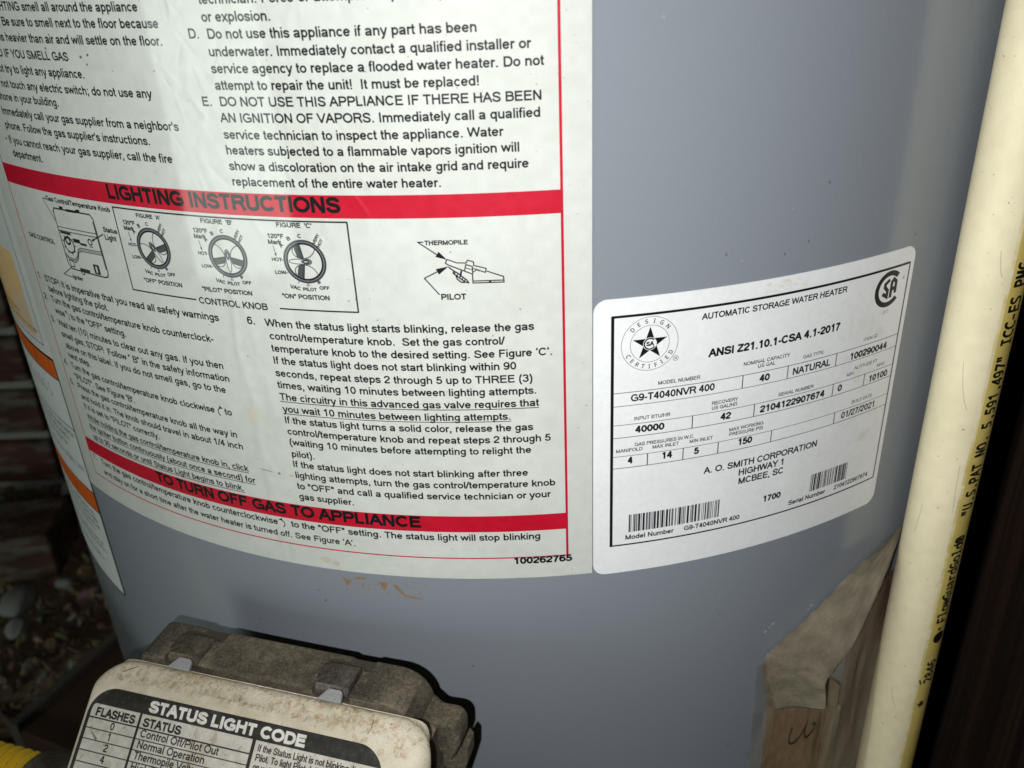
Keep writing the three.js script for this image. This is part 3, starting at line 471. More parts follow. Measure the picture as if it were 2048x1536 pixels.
for (const [seed, x, z, a, b, c, label] of [[3, -0.598, -0.335, 0.017, 0.013, 0.026, 'large pale stone lying on the dark soil near the bricks'], [4, -0.578, -0.292, 0.011, 0.009, 0.014, 'small pale stone just in front of the large pale stone'], [5, -0.556, -0.368, 0.012, 0.008, 0.009, 'small bluish white stone on the soil close to the heater']])
  tag(part(numbered('stone'), lump(seed, a, b, c).translate(x, FLOOR + b * 0.6, z), paleStone, scene), label, 'stone', 'pale stones on the soil');

{ // brick pier behind on the left
  const w = thing('brick_wall', 'low brick wall with thick pale mortar in the dark behind the heater', 'wall', [-0.645, FLOOR, -0.575]);
  const bw = 0.2, bh = 0.064, bd = 0.09, gap = 0.014, r = rng(14), mats = [0, 1, 2, 3].map((i) => std({ map: (() => { const t = scaled(brickTex, 1); t.offset.set(i * 0.27, i * 0.41); return t; })(), color: new THREE.Color().setRGB(0.8 + i * 0.1, 0.8 + i * 0.06, 0.8 + i * 0.06), roughness: 0.92, bumpMap: fineBump, bumpScale: 0.002 }));
  const shape = new RoundedBoxGeometry(bw, bh, bd, 1, 0.004);
  part('mortar', new THREE.BoxGeometry(1.25, 0.92, bd - 0.014).translate(-0.63, 0.46, -bd / 2 - 0.006), std({ color: new THREE.Color().setRGB(0.46, 0.45, 0.4), roughness: 0.95, bumpMap: scaled(dustBump, 6), bumpScale: 0.006 }), w);
  for (let k = 0; k < 11; k++) for (let i = 0; i < 6; i++) { const b = part('brick', shape, mats[(r() * 4) | 0], w); const off = k % 2 ? bw / 2 : 0; b.position.set(-bw / 2 - i * (bw + gap) - off + (k % 2 ? 0.1 : 0), 0.02 + bh / 2 + k * (bh + gap), -bd / 2 + (r() - 0.5) * 0.006); b.rotation.set((r() - 0.5) * 0.02, (r() - 0.5) * 0.03, (r() - 0.5) * 0.015); }
  const b = part(numbered('loose_brick'), new RoundedBoxGeometry(bw, 0.062, 0.094, 2, 0.006), mats[0], scene); b.position.set(-0.674, FLOOR + 0.031, -0.418); b.rotation.y = 0.13; tag(b, 'loose red brick lying on the soil in front of the brick wall', 'brick');
}
{ // board with a pale edge lying beside the heater
  const b = thing('board', 'brown board with a worn pale edge lying on the soil beside the heater', 'board', [-0.5, FLOOR + 0.028, -0.125], Math.atan2(0.126, 0.057));
  const bm = std({ color: new THREE.Color().setRGB(0.15, 0.075, 0.045), roughness: 0.85, bumpMap: scaled(fineBump, 8), bumpScale: 0.002 });
  part('panel', new RoundedBoxGeometry(0.5, 0.024, 0.17, 2, 0.004).translate(0.25, -0.012, 0.097), bm, b);
  part('edge_strip', new RoundedBoxGeometry(0.502, 0.032, 0.012, 2, 0.003).translate(0.25, -0.008, 0.006), std({ color: new THREE.Color().setRGB(0.33, 0.29, 0.24), roughness: 0.9, bumpMap: scaled(dustBump, 5), bumpScale: 0.004 }), b);
}
{ // dark boards beyond the pipe on the right
  const wallMat = std({ map: scaled(woodTex, 1.5), color: new THREE.Color().setRGB(1, 0.95, 0.88), roughness: 0.9 });
  const w = thing('board_wall', 'dark grey board wall beyond the cream pipe', 'wall', [0.37, FLOOR, -0.1]);
  for (let k = 0; k < 5; k++) { const m = part('plank', new RoundedBoxGeometry(0.02, 1.5, 0.196, 1, 0.003), wallMat, w); m.position.set(0.01 + (k % 2) * 0.004, 0.75, -0.4 + k * 0.2); }
  const lean = thing('leaning_plank', 'dark reddish wooden plank leaning against the board wall', 'plank', [0.252, FLOOR, 0.098]);
  const pm = part('plank', new RoundedBoxGeometry(0.13, 0.95, 0.022, 1, 0.003).translate(0.066, 0.475, 0), std({ map: scaled(woodTex, 1), color: new THREE.Color().setRGB(0.72, 0.6, 0.52), roughness: 0.85, bumpMap: scaled(fineBump, 6), bumpScale: 0.002 }), lean);
  lean.rotation.set(-0.35, -0.5, -0.2); void pm;
  const tp = thing('torn_paper', 'thin curled strip of torn grey paper hanging behind the cream pipe', 'paper', [0.236, -0.2, 0.0]);
  const pos = [], uv = [], idx = []; for (let i = 0; i <= 14; i++) { const t = i / 14; for (let j = 0; j < 2; j++) { pos.push(-0.004 * Math.sin(t * 3.1) + j * (0.003 + 0.005 * Math.sin(t * 3.1)), -t * 0.085, j * 0.012 - 0.006); uv.push(j, t); } if (i) { const a = i * 2; idx.push(a - 2, a, a - 1, a - 1, a, a + 1); } }
  part('strip', geo(pos, uv, idx), std({ color: new THREE.Color().setRGB(0.2, 0.18, 0.16), roughness: 0.9, side: THREE.DoubleSide }), tp);
}

{ // the window whose daylight the label mirrors
  const w = thing('window', 'small daylit window in a plain wooden frame, left behind the camera', 'window', WINDOW_AT.toArray()); w.lookAt(-0.08, -0.1, 0.24);
  part('pane', new THREE.BoxGeometry(WINDOW_SIZE[0], WINDOW_SIZE[1], 0.006).translate(0, 0, -0.012), std({ color: 0x202420, emissive: new THREE.Color().setRGB(0.86, 1, 0.92), emissiveIntensity: 0.8, roughness: 0.3 }), w);
  const fm = std({ map: scaled(woodTex, 2), color: 0xffffff, roughness: 0.8 });
  for (const s of [-1, 1]) { part('frame_rail', new RoundedBoxGeometry(WINDOW_SIZE[0] + 0.12, 0.06, 0.04, 2, 0.004).translate(0, s * (WINDOW_SIZE[1] / 2 + 0.031), -0.02), fm, w); part('frame_stile', new RoundedBoxGeometry(0.06, WINDOW_SIZE[1], 0.038, 2, 0.004).translate(s * (WINDOW_SIZE[0] / 2 + 0.031), 0, -0.02), fm, w); }
}

// ---------------------------------------------------------------- the water heater
const heater = thing('water_heater', 'grey cylindrical gas water heater covered with printed labels', 'water heater', [0, 0, 0]);
{
  const SPAN = 533, c = canvas(2048, 2048), g = c.getContext('2d'), X = (s) => (s / SPAN + 0.5) * 2048, Y = (y) => (50 - y) / 550 * 2048, r = rng(8);
  g.fillStyle = '#8b9199'; g.fillRect(0, 0, 2048, 2048);
  for (let i = 0; i < 90; i++) { g.fillStyle = `rgba(${r() < 0.5 ? '60,62,66' : '190,196,202'},${0.15 + r() * 0.35})`; g.beginPath(); g.ellipse(r() * 2048, r() * 2048, 0.8 + r() * 1.6, 0.8 + r() * 1.2, r() * 3, 0, 7); g.fill(); }
  g.strokeStyle = 'rgba(50,50,52,.55)'; g.lineWidth = 1.5; for (const [s, y] of [[96.9, -73.3], [91.7, -90.5], [63.7, -90.6], [83.6, -93.2], [-20.4, -241.1], [-103.8, -232.5]]) { g.beginPath(); g.moveTo(X(s), Y(y)); g.lineTo(X(s) + 0.8, Y(y) + 3); g.stroke(); }
  g.strokeStyle = 'rgba(205,210,214,.75)'; g.lineWidth = 3; for (const [a, b, d, e] of [[96.4, -243, 91.6, -247.1], [114.6, -241.2, 111.9, -243.8], [84, -201.6, 86, -202.4]]) { g.setLineDash([5, 4, 2, 5]); g.beginPath(); g.moveTo(X(a), Y(b)); g.lineTo(X(d), Y(e)); g.stroke(); g.setLineDash([]); }
  for (let i = 0; i < 26; i++) { g.strokeStyle = `rgba(190,196,204,${0.08 + r() * 0.12})`; g.lineWidth = 1; const x = r() * 2048, y = r() * 2048; g.beginPath(); g.moveTo(x, y); g.lineTo(x + (r() - 0.5) * 60, y + 10 + r() * 50); g.stroke(); }
  const blot = (pts, col) => { g.fillStyle = col; g.beginPath(); pts.forEach(([a, b], i) => i ? g.lineTo(X(a), Y(b)) : g.moveTo(X(a), Y(b))); g.closePath(); g.fill(); };
  const stain = 'rgba(150,114,82,.85)', faint = 'rgba(150,122,96,.5)';
  blot([[-65.3, -203.4], [-63.4, -204.9], [-63.1, -205.2], [-61, -204.9], [-62.2, -206.2], [-63.4, -208.3], [-63.9, -206.2]], stain); blot([[-60.7, -204.3], [-58.8, -203.4], [-55.6, -203.2], [-56.3, -204], [-59.5, -204.5]], stain); blot([[-51.4, -204.8], [-49.7, -204.5], [-48.2, -204.9], [-48.5, -206.2], [-48.8, -207.2], [-49.7, -208], [-50.3, -207]], stain); blot([[-50, -207.3], [-48.6, -209.4], [-47.4, -212.3], [-49.2, -209.8]], faint); blot([[-46.3, -205.7], [-45, -205.3], [-43.7, -207], [-42.3, -209.4], [-39.6, -210], [-35.7, -210.7], [-39.6, -210.9], [-42.6, -210.1], [-44.2, -208.3], [-45.5, -207]], stain); blot([[-75.8, -212.1], [-75, -211.4], [-74.4, -211.9], [-75.2, -212.4]], stain); blot([[-37.7, -206], [-36.9, -206.2], [-36.4, -206.9], [-37.2, -206.7]], faint);
  for (let i = 0; i < 60; i++) { g.fillStyle = `rgba(158,112,72,${0.2 + r() * 0.5})`; g.beginPath(); g.ellipse(X(-66 + r() * 32), Y(-203 - r() * 9), 0.6 + r() * 1.4, 0.5 + r(), 0, 0, 7); g.fill(); }
  const tex = canvasTex(c); tex.wrapS = tex.wrapT = THREE.RepeatWrapping;
  const P = [], U = [], I = []; for (let k = 0; k <= 256; k++) { const th = -Math.PI + k / 256 * Math.PI * 2; for (const y of [-0.668, -0.4, -0.1, 0.3, 0.68]) { const q = cyl(th, y, R); P.push(q.x, q.y, q.z); U.push(th * R * 1000 / SPAN + 0.5, (y * 1000 + 500) / 550); } if (k) for (let m = 0; m < 4; m++) { const a = (k - 1) * 5 + m, b = k * 5 + m; I.push(a, b, b + 1, a, b + 1, a + 1); } }
  const shell = geo(P, U, I), nn = shell.attributes.normal; for (let i = 0; i < nn.count; i++) { const l = Math.hypot(P[i * 3], P[i * 3 + 2]); nn.setXYZ(i, P[i * 3] / l, 0, P[i * 3 + 2] / l); }
  part('jacket', shell, phy({ map: tex, roughness: 0.17, specularIntensity: 0.9, bumpMap: scaled(fineBump, 5), bumpScale: 0.00005 }), heater);
  part('base_ring', new THREE.LatheGeometry([[0.1, -0.69], [R + 0.003, -0.69], [R + 0.003, -0.664], [R - 0.003, -0.66]].map(([a, b]) => new THREE.Vector2(a, b)), 128), std({ color: 0x3a3c40, roughness: 0.6 }), heater);
  part('top_cap', new THREE.LatheGeometry([[0, 0.705], [R - 0.01, 0.7], [R, 0.69], [R + 0.0005, 0.676]].map(([a, b]) => new THREE.Vector2(a, b)), 128), std({ color: 0x767b84, roughness: 0.5 }), heater);
}
const labelOf = (name, o, c, corner, lift, mat, label) => { const m = part(name, sticker(o.s0, o.s1, o.y0, o.y1, corner, lift, 0.00018), mat, heater); m.userData.label = label; return m; };
labelOf('data_label', UL, canvasTex(upperLabel()), 0, 0.00004, phy({ map: canvasTex(upperLabel()), roughness: 0.45 }), 'pale label with a thin border and a peach panel');
labelOf('caution_label', CL, null, 1.2, 0.00006, phy({ map: canvasTex(cautionLabel()), roughness: 0.42 }), 'white caution label with orange bands and a black border');
labelOf('warning_label', WL, null, 0, 0.00022, phy({ map: canvasTex(warningLabel()), roughness: 0.5, specularIntensity: 0.4, clearcoat: 0.8, clearcoatRoughness: 0.07, bumpMap: wrinkleMap(), bumpScale: 0.0013 }), 'large white lighting instructions label with red bands, creased down the middle');
labelOf('rating_label', RL, null, 4.2, 0.00005, phy({ map: canvasTex(ratingLabel()), roughness: 0.3, specularIntensity: 0.8 }), 'white rating plate label with a black frame, star mark and bar codes');

// ---------------------------------------------------------------- gas control valve, in its own frame: x across, y up, z out from the wall
const valve = new THREE.Group(); valve.name = 'gas_control_valve'; valve.userData.label = 'dusty gas control valve with a black body and a soiled white cover';
valve.position.set(Math.sin(VALVE_ANGLE) * R, 0, Math.cos(VALVE_ANGLE) * R); valve.rotation.y = VALVE_ANGLE; heater.add(valve);
const dustMat = std({ map: scaled(dustTex, 12), roughness: 0.95, bumpMap: scaled(dustBump, 14), bumpScale: 0.00045 });
const blackMat = std({ color: 0x15161a, roughness: 0.55 });
{
  const top = -0.222, ev = new Evaluator(); ev.attributes = ['position', 'normal', 'uv'];
  const sh = new THREE.Shape(); const w = 0.0515, rr = 0.011;
  sh.moveTo(-0.0525, -0.34); sh.lineTo(-0.0515, top - 0.004); sh.quadraticCurveTo(-0.051, top, -0.047, top); sh.lineTo(w - rr, top); sh.absarc(w - rr + 0.0005, top - rr, rr, Math.PI / 2, 0.1, true);
  sh.lineTo(0.0545, -0.2345); sh.lineTo(0.0565, -0.2352); sh.lineTo(0.057, -0.34); sh.closePath();
  const body = new THREE.ExtrudeGeometry(sh, { depth: 0.0152, bevelEnabled: true, bevelThickness: 0.0008, bevelSize: 0.0008, bevelOffset: -0.0008, bevelSegments: 2, curveSegments: 14 }); body.translate(0, 0, 0.0183);
  let b = new Brush(body); b.updateMatrixWorld();
  const cut = (x0, x1, y0, y1, z0, z1, tilt = 0) => { const q = new Brush(new RoundedBoxGeometry(x1 - x0, y1 - y0, z1 - z0, 3, 0.0016)); q.position.set((x0 + x1) / 2, (y0 + y1) / 2, (z0 + z1) / 2); q.rotation.y = tilt; q.updateMatrixWorld(); b = ev.evaluate(b, q, SUBTRACTION); };
  for (const c of [-0.0345, 0.0222]) { cut(c - 0.0062, c + 0.0074, top - 0.0034, top + 0.006, 0.0203, 0.05); cut(c + 0.001, c + 0.0102, top - 0.0012, top + 0.006, 0.01, 0.023); }
  cut(-0.049, 0.046, top - 0.14, top - 0.012, 0.024, 0.05);
  const bg = b.geometry.clone(); part('rear_housing', bg, dustMat, valve);
  // clips in the recesses
  for (const c of [-0.0345, 0.0222]) {
    const s = new THREE.Shape(); s.moveTo(0.0212, top - 0.0006); s.quadraticCurveTo(0.0222, top + 0.0004, 0.026, top + 0.0003); s.lineTo(0.0312, top - 0.0001); s.lineTo(0.0326, top - 0.0016); s.lineTo(0.0326, top - 0.0034); s.lineTo(0.0215, top - 0.0034); s.closePath();
    const g = new THREE.ExtrudeGeometry(s, { depth: 0.0118, bevelEnabled: true, bevelThickness: 0.0006, bevelSize: 0.0006, bevelOffset: -0.0006, bevelSegments: 2 }); g.rotateY(-Math.PI / 2); g.translate(c + 0.0052, 0, 0);
    part('clip', g, std({ map: scaled(dustTex, 11, 17), color: c > 0 ? 0xf0f0ff : 0xffffff, roughness: c > 0 ? 0.5 : 0.9, bumpMap: scaled(dustBump, 14), bumpScale: 0.001 }), valve);
    const ts = new THREE.Shape(); ts.moveTo(-0.0042, 0); ts.lineTo(0.0042, 0); ts.lineTo(0.0036, 0.0034); ts.quadraticCurveTo(0.0032, 0.0042, 0.0024, 0.0042); ts.lineTo(-0.0014, 0.0042); ts.closePath();
    const tg = new THREE.ExtrudeGeometry(ts, { depth: 0.0022, bevelEnabled: true, bevelThickness: 0.0003, bevelSize: 0.0003, bevelSegments: 1 }); tg.scale(0.92, 0.85, 0.6); tg.rotateX(-1.2); tg.translate(c + 0.0016, top - 0.0015, 0.0368); part('cover_tab', tg, std({ color: new THREE.Color().setRGB(0.34, 0.34, 0.34), roughness: 0.6, bumpMap: scaled(fineBump, 20), bumpScale: 0.0003 }), valve);
  }
  // lug on the right with a slot under it
  const es = new THREE.Shape(); es.moveTo(0.052, -0.2338); es.lineTo(0.0605, -0.2335); es.quadraticCurveTo(0.0638, -0.2338, 0.064, -0.238); es.lineTo(0.0638, -0.2425); es.lineTo(0.0605, -0.2505); es.quadraticCurveTo(0.056, -0.247, 0.052, -0.2425); es.closePath();
  const lug = new THREE.ExtrudeGeometry(es, { depth: 0.0075, bevelEnabled: true, bevelThickness: 0.0009, bevelSize: 0.0009, bevelOffset: -0.0009, bevelSegments: 3 }); lug.translate(0, 0, 0.0195); part('mounting_lug', lug, dustMat, valve);
  const l2 = new THREE.ExtrudeGeometry(new THREE.Shape([[0.052, -0.2435], [0.0605, -0.2515], [0.0642, -0.2435], [0.0656, -0.2455], [0.0652, -0.252], [0.0618, -0.264], [0.0602, -0.264], [0.052, -0.2475]].map(([a, q]) => new THREE.Vector2(a, q))), { depth: 0.006, bevelEnabled: true, bevelThickness: 0.0008, bevelSize: 0.0008, bevelOffset: -0.0008, bevelSegments: 2 }); l2.translate(0, 0, 0.019); part('lug_bracket', l2, dustMat, valve);
  part('wall_fitting', new THREE.CylinderGeometry(0.02, 0.02, 0.04, 32).rotateX(Math.PI / 2).translate(0, -0.285, 0.004), blackMat, valve);
  part('inner_body', new RoundedBoxGeometry(0.098, 0.13, 0.018, 2, 0.004).translate(0.002, -0.302, 0.037), blackMat, valve);
}
// the cover: two sloping faces with a soft bend between them, rounded corners and rounded rims
const BEND = 0.0116, A1 = 72 * Math.PI / 180, A2 = 48 * Math.PI / 180, Z0 = 0.0366, Y0 = -0.2222;
const slope = (b) => mix(A1, A2, sst(BEND - 0.004, BEND + 0.004, b));
const pathY = [], pathZ = [], STEP = 0.0005; { let y = Y0, z = Z0; for (let i = 0; i <= 280; i++) { pathY.push(y); pathZ.push(z); const a = slope((i + 0.5) * STEP); y -= Math.cos(a) * STEP; z += Math.sin(a) * STEP; } }
const onPath = (arr, b) => { const f = Math.max(0, Math.min(279.99, b / STEP)), i = Math.floor(f); return mix(arr[i], arr[i + 1], f - i); };
const CV = { x0: -0.0614, x1: 0.0616, b0: 0, b1: 0.125, r: 0.0125 };
const edgeDist = (x, b) => { const cx = (CV.x0 + CV.x1) / 2, cb = (CV.b0 + CV.b1) / 2, qx = Math.abs(x - cx) - (CV.x1 - CV.x0) / 2 + CV.r, qb = Math.abs(b - cb) - (CV.b1 - CV.b0) / 2 + CV.r; return -(Math.hypot(Math.max(qx, 0), Math.max(qb, 0)) + Math.min(Math.max(qx, qb), 0) - CV.r); };
function onCover(x, b, lift = 0) {
  const a = slope(b), d = Math.max(0, edgeDist(x, b)), right = sst(0.03, 0.056, x), rad = mix(0.0035, 0.0095, right * sst(0.006, 0.024, b)), drop = d < rad ? rad - Math.sqrt(rad * rad - (rad - d) * (rad - d)) : 0;
  const bump = 0.00012 * (fbm(x * 12 + 5, b * 12 + 5, 6, 3, 5) - 0.5);
  const n = lift + bump - drop * 0.95; return [x, onPath(pathY, b) + Math.sin(a) * n, onPath(pathZ, b) + Math.cos(a) * n];
}
function coverPatch(outline, rings, lift, uvOf, skirt) {
  const cx = 0, cb = outline.reduce((s, p) => s + p[1], 0) / outline.length, P = [], U = [], I = [], n = outline.length;
  const ks = []; for (let i = 0; i <= rings; i++) ks.push(1 - Math.pow(1 - i / rings, 1.8));
  ks.forEach((k) => outline.forEach(([x, b]) => { const px = mix(cx, x, k), pb = mix(cb, b, k); P.push(...onCover(px, pb, lift)); U.push(...uvOf(px, pb)); }));
  if (skirt) outline.forEach(([x, b]) => { const p = onCover(x, b, lift), a = slope(b); const top = skirt > 0.001 ? 1 - sst(0.0005, 0.008, b) : 0; P.push(p[0] * mix(0.982, 1, top), p[1] - mix(Math.sin(a) * skirt * 0.15, -0.0006, top), mix(p[2] - Math.cos(a) * skirt * 0.15, 0.0352, top)); U.push(...uvOf(x * 1.15, b)); });
  const R2 = ks.length - 1 + (skirt ? 1 : 0);
  for (let r = 0; r < R2; r++) for (let i = 0; i < n; i++) { const a = r * n + i, b = r * n + (i + 1) % n; I.push(a, a + n, b, b, a + n, b + n); }
  return geo(P, U, I);
}
const roundRect = (x0, x1, b0, b1, r0, r1, n = 150) => { // r0 top corners, r1 bottom corners; anticlockwise seen from the front
  const pts = []; const arc = (cx, cb, r, a0, a1) => { for (let i = 0; i <= 12; i++) { const a = mix(a0, a1, i / 12); pts.push([cx + r * Math.cos(a), cb - r * Math.sin(a)]); } };
  const seg = (p, q, m) => { for (let i = 1; i < m; i++) pts.push([mix(p[0], q[0], i / m), mix(p[1], q[1], i / m)]); };
  arc(x1 - r0, b0 + r0, r0, 0, Math.PI / 2); seg([x1 - r0, b0], [x0 + r0, b0], 40); arc(x0 + r0, b0 + r0, r0, Math.PI / 2, Math.PI); seg([x0, b0 + r0], [x0, b1 - r1], 40); arc(x0 + r1, b1 - r1, r1, Math.PI, Math.PI * 1.5); seg([x0 + r1, b1], [x1 - r1, b1], 40); arc(x1 - r1, b1 - r1, r1, Math.PI * 1.5, Math.PI * 2); seg([x1, b1 - r1], [x1, b0 + r0], 40);
  return pts;
};
{
  const c = canvas(1024, 1024), g = c.getContext('2d'), X = (x) => (x + 0.064) / 0.128 * 1024, Y = (b) => b / 0.128 * 1024, r = rng(22);
  g.fillStyle = '#e2d8bf'; g.fillRect(0, 0, 1024, 1024);
  const dab = (n, x0, x1, b0, b1, cols, sx, sy) => { for (let i = 0; i < n; i++) { g.fillStyle = cols[(r() * cols.length) | 0] + (0.05 + r() * 0.16).toFixed(3) + ')'; g.beginPath(); g.ellipse(X(mix(x0, x1, r())), Y(mix(b0, b1, r())), 1 + r() * r() * sx, 1 + r() * r() * sy, r() * 3, 0, 7); g.fill(); } };
  const grime = ['rgba(120,96,66,', 'rgba(104,84,60,', 'rgba(140,112,78,'], rust = ['rgba(150,92,50,', 'rgba(164,104,58,'];
  dab(900, -0.062, 0.062, 0, 0.0085, grime, 16, 9); dab(420, -0.062, 0.062, 0, 0.125, grime, 18, 12); dab(90, -0.032, -0.016, 0.001, 0.007, rust, 14, 9); dab(130, 0.004, 0.036, 0.001, 0.008, rust, 16, 9); dab(70, 0.036, 0.05, 0.001, 0.006, rust, 12, 8); dab(30, 0.0505, 0.0545, 0.009, 0.013, rust, 7, 12);
  for (let i = 0; i < 240; i++) { g.fillStyle = `rgba(50,40,30,${0.3 + r() * 0.5})`; g.beginPath(); g.arc(r() * 1024, r() * 1024, 0.6 + r() * 1.3, 0, 7); g.fill(); }
  g.strokeStyle = 'rgba(70,55,40,.8)'; g.lineWidth = 2.5; g.beginPath(); g.moveTo(X(-0.052), Y(0.0058)); g.lineTo(X(-0.0475), Y(0.0028)); g.stroke(); g.lineWidth = 1.5; g.beginPath(); g.moveTo(X(0.0405), Y(0.0035)); g.quadraticCurveTo(X(0.0415), Y(0.006), X(0.0405), Y(0.0085)); g.stroke();
  grain(c, 12, 61, 300);
  const cover = part('front_cover', coverPatch(roundRect(CV.x0, CV.x1, CV.b0, CV.b1, CV.r, CV.r), 40, 0, (x, b) => [(x + 0.064) / 0.128, 1 - b / 0.128], 0.02), phy({ map: canvasTex(c), roughness: 0.42, specularIntensity: 0.7, bumpMap: scaled(dustBump, 6), bumpScale: 0.00025 }), valve);
  cover.userData.label = 'soiled off-white plastic cover with rounded corners';
  // raised bar moulded into the cover above the table
  const bar = roundRect(-0.0226, 0.0082, 0.0076, 0.0095, 0.0006, 0.0006); part('moulded_bar', coverPatch(bar, 4, 0.0005, (x, b) => [(x + 0.064) / 0.128, 1 - b / 0.128], 0.0004), cover.material, valve);
}
{ // status table
  const x0 = -0.0589, x1 = 0.0487, b0 = BEND, b1 = 0.105, P = printer(x0 * 1000, x1 * 1000, -(b1) * 1000, -b0 * 1000, 1400), g = P.g, r = rng(55), B = (b) => -b;
  P.ink = '#25231f'; P.rect(x0 * 1000, -b1 * 1000, x1 * 1000, -b0 * 1000, '#2b2925'); const white = '#d6d0c4';
  const rr = (a, c2, t, bt, r0) => { g.fillStyle = white; g.beginPath(); g.moveTo(P.X(a), P.Y(bt)); g.lineTo(P.X(a), P.Y(t - r0)); g.quadraticCurveTo(P.X(a), P.Y(t), P.X(a + r0 * 0.6), P.Y(t)); g.lineTo(P.X(c2), P.Y(t)); g.lineTo(P.X(c2), P.Y(bt)); g.closePath(); g.fill(); };
  const T0 = -17.3, rows = [-21.7, -25.1, -28.5, -32.0, -35.6, -39.2, -42.8, -46.4, -50]; 
  rr(-57.5, -38.9, T0, -60, 2.6); rr(-38.0, 3.4, T0, -60, 0); rr(4.6, 47.4, T0, -60, 0);
  for (const y of rows) P.line([[-58, y], [3.6, y]], y === rows[0] ? 0.42 : 0.3); 
  P.text('STATUS LIGHT CODE', -36.4, 21.6, -16.5, 5.3, 1, '#e6e2d8', 0, 0.05);
  P.text('FLASHES', -55.6, -40.2, -21.1, 3.9, 1); P.text('STATUS', -37, -22.4, -21.1, 3.9, 1);
  [['0', 'Control Off/Pilot Out'], ['1', 'Normal Operation'], ['2', 'Thermopile Voltage Low'], ['4', 'High Temperature']].forEach(([n, t], i) => { P.text(n, -48.6, -46.9, rows[i] - 2.75, 3.4); P.text(t, -36.8, -36.8 + [29.6, 25.6, 33, 27][i], rows[i] - 2.65, 3.4); });
  P.text('If the Status Light is not blinking, light the', 5.8, 46.6, -20.4, 2.9); P.text('Pilot. To light Pilot, follow the instructions', 5.8, 45.8, -23.2, 2.9); P.text('on water heater label.', 5.8, 26, -26, 2.9);
  for (let i = 0; i < 900; i++) { g.fillStyle = ['rgba(120,98,72,', 'rgba(96,82,64,', 'rgba(170,150,120,'][(r() * 3) | 0] + (0.05 + r() * 0.2).toFixed(3) + ')'; g.beginPath(); g.ellipse(r() * 1400, r() * 700, 1 + r() * r() * 16, 1 + r() * r() * 11, r() * 3, 0, 7); g.fill(); }
  for (let i = 0; i < 60; i++) { g.fillStyle = `rgba(140,104,66,${0.04 + r() * 0.12})`; g.beginPath(); g.ellipse(P.X(-18 + r() * 9), P.Y(-17 - r() * 26), 3 + r() * 10, 8 + r() * 26, 0.2, 0, 7); g.fill(); }
  for (let i = 0; i < 700; i++) { g.fillStyle = `rgba(190,180,160,${0.1 + r() * 0.3})`; g.beginPath(); g.arc(r() * 1400, r() * 80, 0.5 + r() * 1.2, 0, 7); g.fill(); }
  g.fillStyle = 'rgba(50,46,40,.55)'; g.beginPath(); g.moveTo(P.X(-55.6), P.Y(-25.6)); g.lineTo(P.X(-52.5), P.Y(-28.6)); g.lineTo(P.X(-52), P.Y(-27.8)); g.closePath(); g.fill();
  grain(P.c, 14, 71, 900);
  const m = part('status_label', coverPatch(roundRect(x0, x1, b0, b1, 0.0095, 0.0095), 24, 0.00015, (x, b) => [(x - x0) / (x1 - x0), 1 - (b - b0) / (b1 - b0)], 0.0001), std({ map: canvasTex(P.c), roughness: 0.6 }), valve);
  m.userData.label = 'black and white status light code table, soiled';
}

// ---------------------------------------------------------------- gas connector entering the valve from the left
{
  const c = thing('gas_connector', 'yellow ribbed flexible gas hose with a grey end fitting, screwed into the valve', 'gas hose');
  const toWorld = (t, u, n) => new THREE.Vector3(t, u, n).applyAxisAngle(new THREE.Vector3(0, 1, 0), VALVE_ANGLE).add(new THREE.Vector3(Math.sin(VALVE_ANGLE) * R, 0, Math.cos(VALVE_ANGLE) * R));
  const curve = new THREE.CatmullRomCurve3([[-0.121, -0.311, 0.036], [-0.14, -0.3085, 0.037], [-0.165, -0.305, 0.04], [-0.2, -0.302, 0.05], [-0.25, -0.33, 0.06], [-0.3, -0.42, 0.06], [-0.31, -0.55, 0.06], [-0.31, -0.72, 0.06]].map((p) => toWorld(...p)));
  const N = 1500, M = 20, fr = curve.computeFrenetFrames(N, false), P = [], U = [], I = [], len = curve.getLength();
  for (let i = 0; i <= N; i++) { const p = curve.getPointAt(i / N), rad = 0.0108 + 0.0011 * Math.cos(i / N * len / 0.0042 * Math.PI * 2); for (let j = 0; j <= M; j++) { const a = j / M * Math.PI * 2, q = fr.normals[i].clone().multiplyScalar(Math.cos(a) * rad).addScaledVector(fr.binormals[i], Math.sin(a) * rad).add(p); P.push(q.x, q.y, q.z); U.push(j / M, i / N * len * 20); } if (i) for (let j = 0; j < M; j++) { const a = (i - 1) * (M + 1) + j, b = a + M + 1; I.push(a, a + 1, b, b, a + 1, b + 1); } }
  part('hose', geo(P, U, I), phy({ color: new THREE.Color().setRGB(1, 0.64, 0.03), roughness: 0.4 }), c);
  const lathe = new THREE.LatheGeometry([[0.0, 0], [0.0105, 0], [0.013, 0.003], [0.0142, 0.007], [0.0146, 0.03], [0.0128, 0.034], [0.0115, 0.036], [0.0115, 0.076], [0, 0.076]].map(([a, b]) => new THREE.Vector2(a, b)), 36); const fit = part('end_fitting', lathe, std({ map: scaled(dustTex, 2), color: 0xffffff, roughness: 0.7 }), c);
  fit.position.copy(toWorld(-0.127, -0.311, 0.036)); fit.quaternion.setFromUnitVectors(new THREE.Vector3(0, 1, 0), new THREE.Vector3(Math.cos(VALVE_ANGLE), 0, -Math.sin(VALVE_ANGLE)));
}

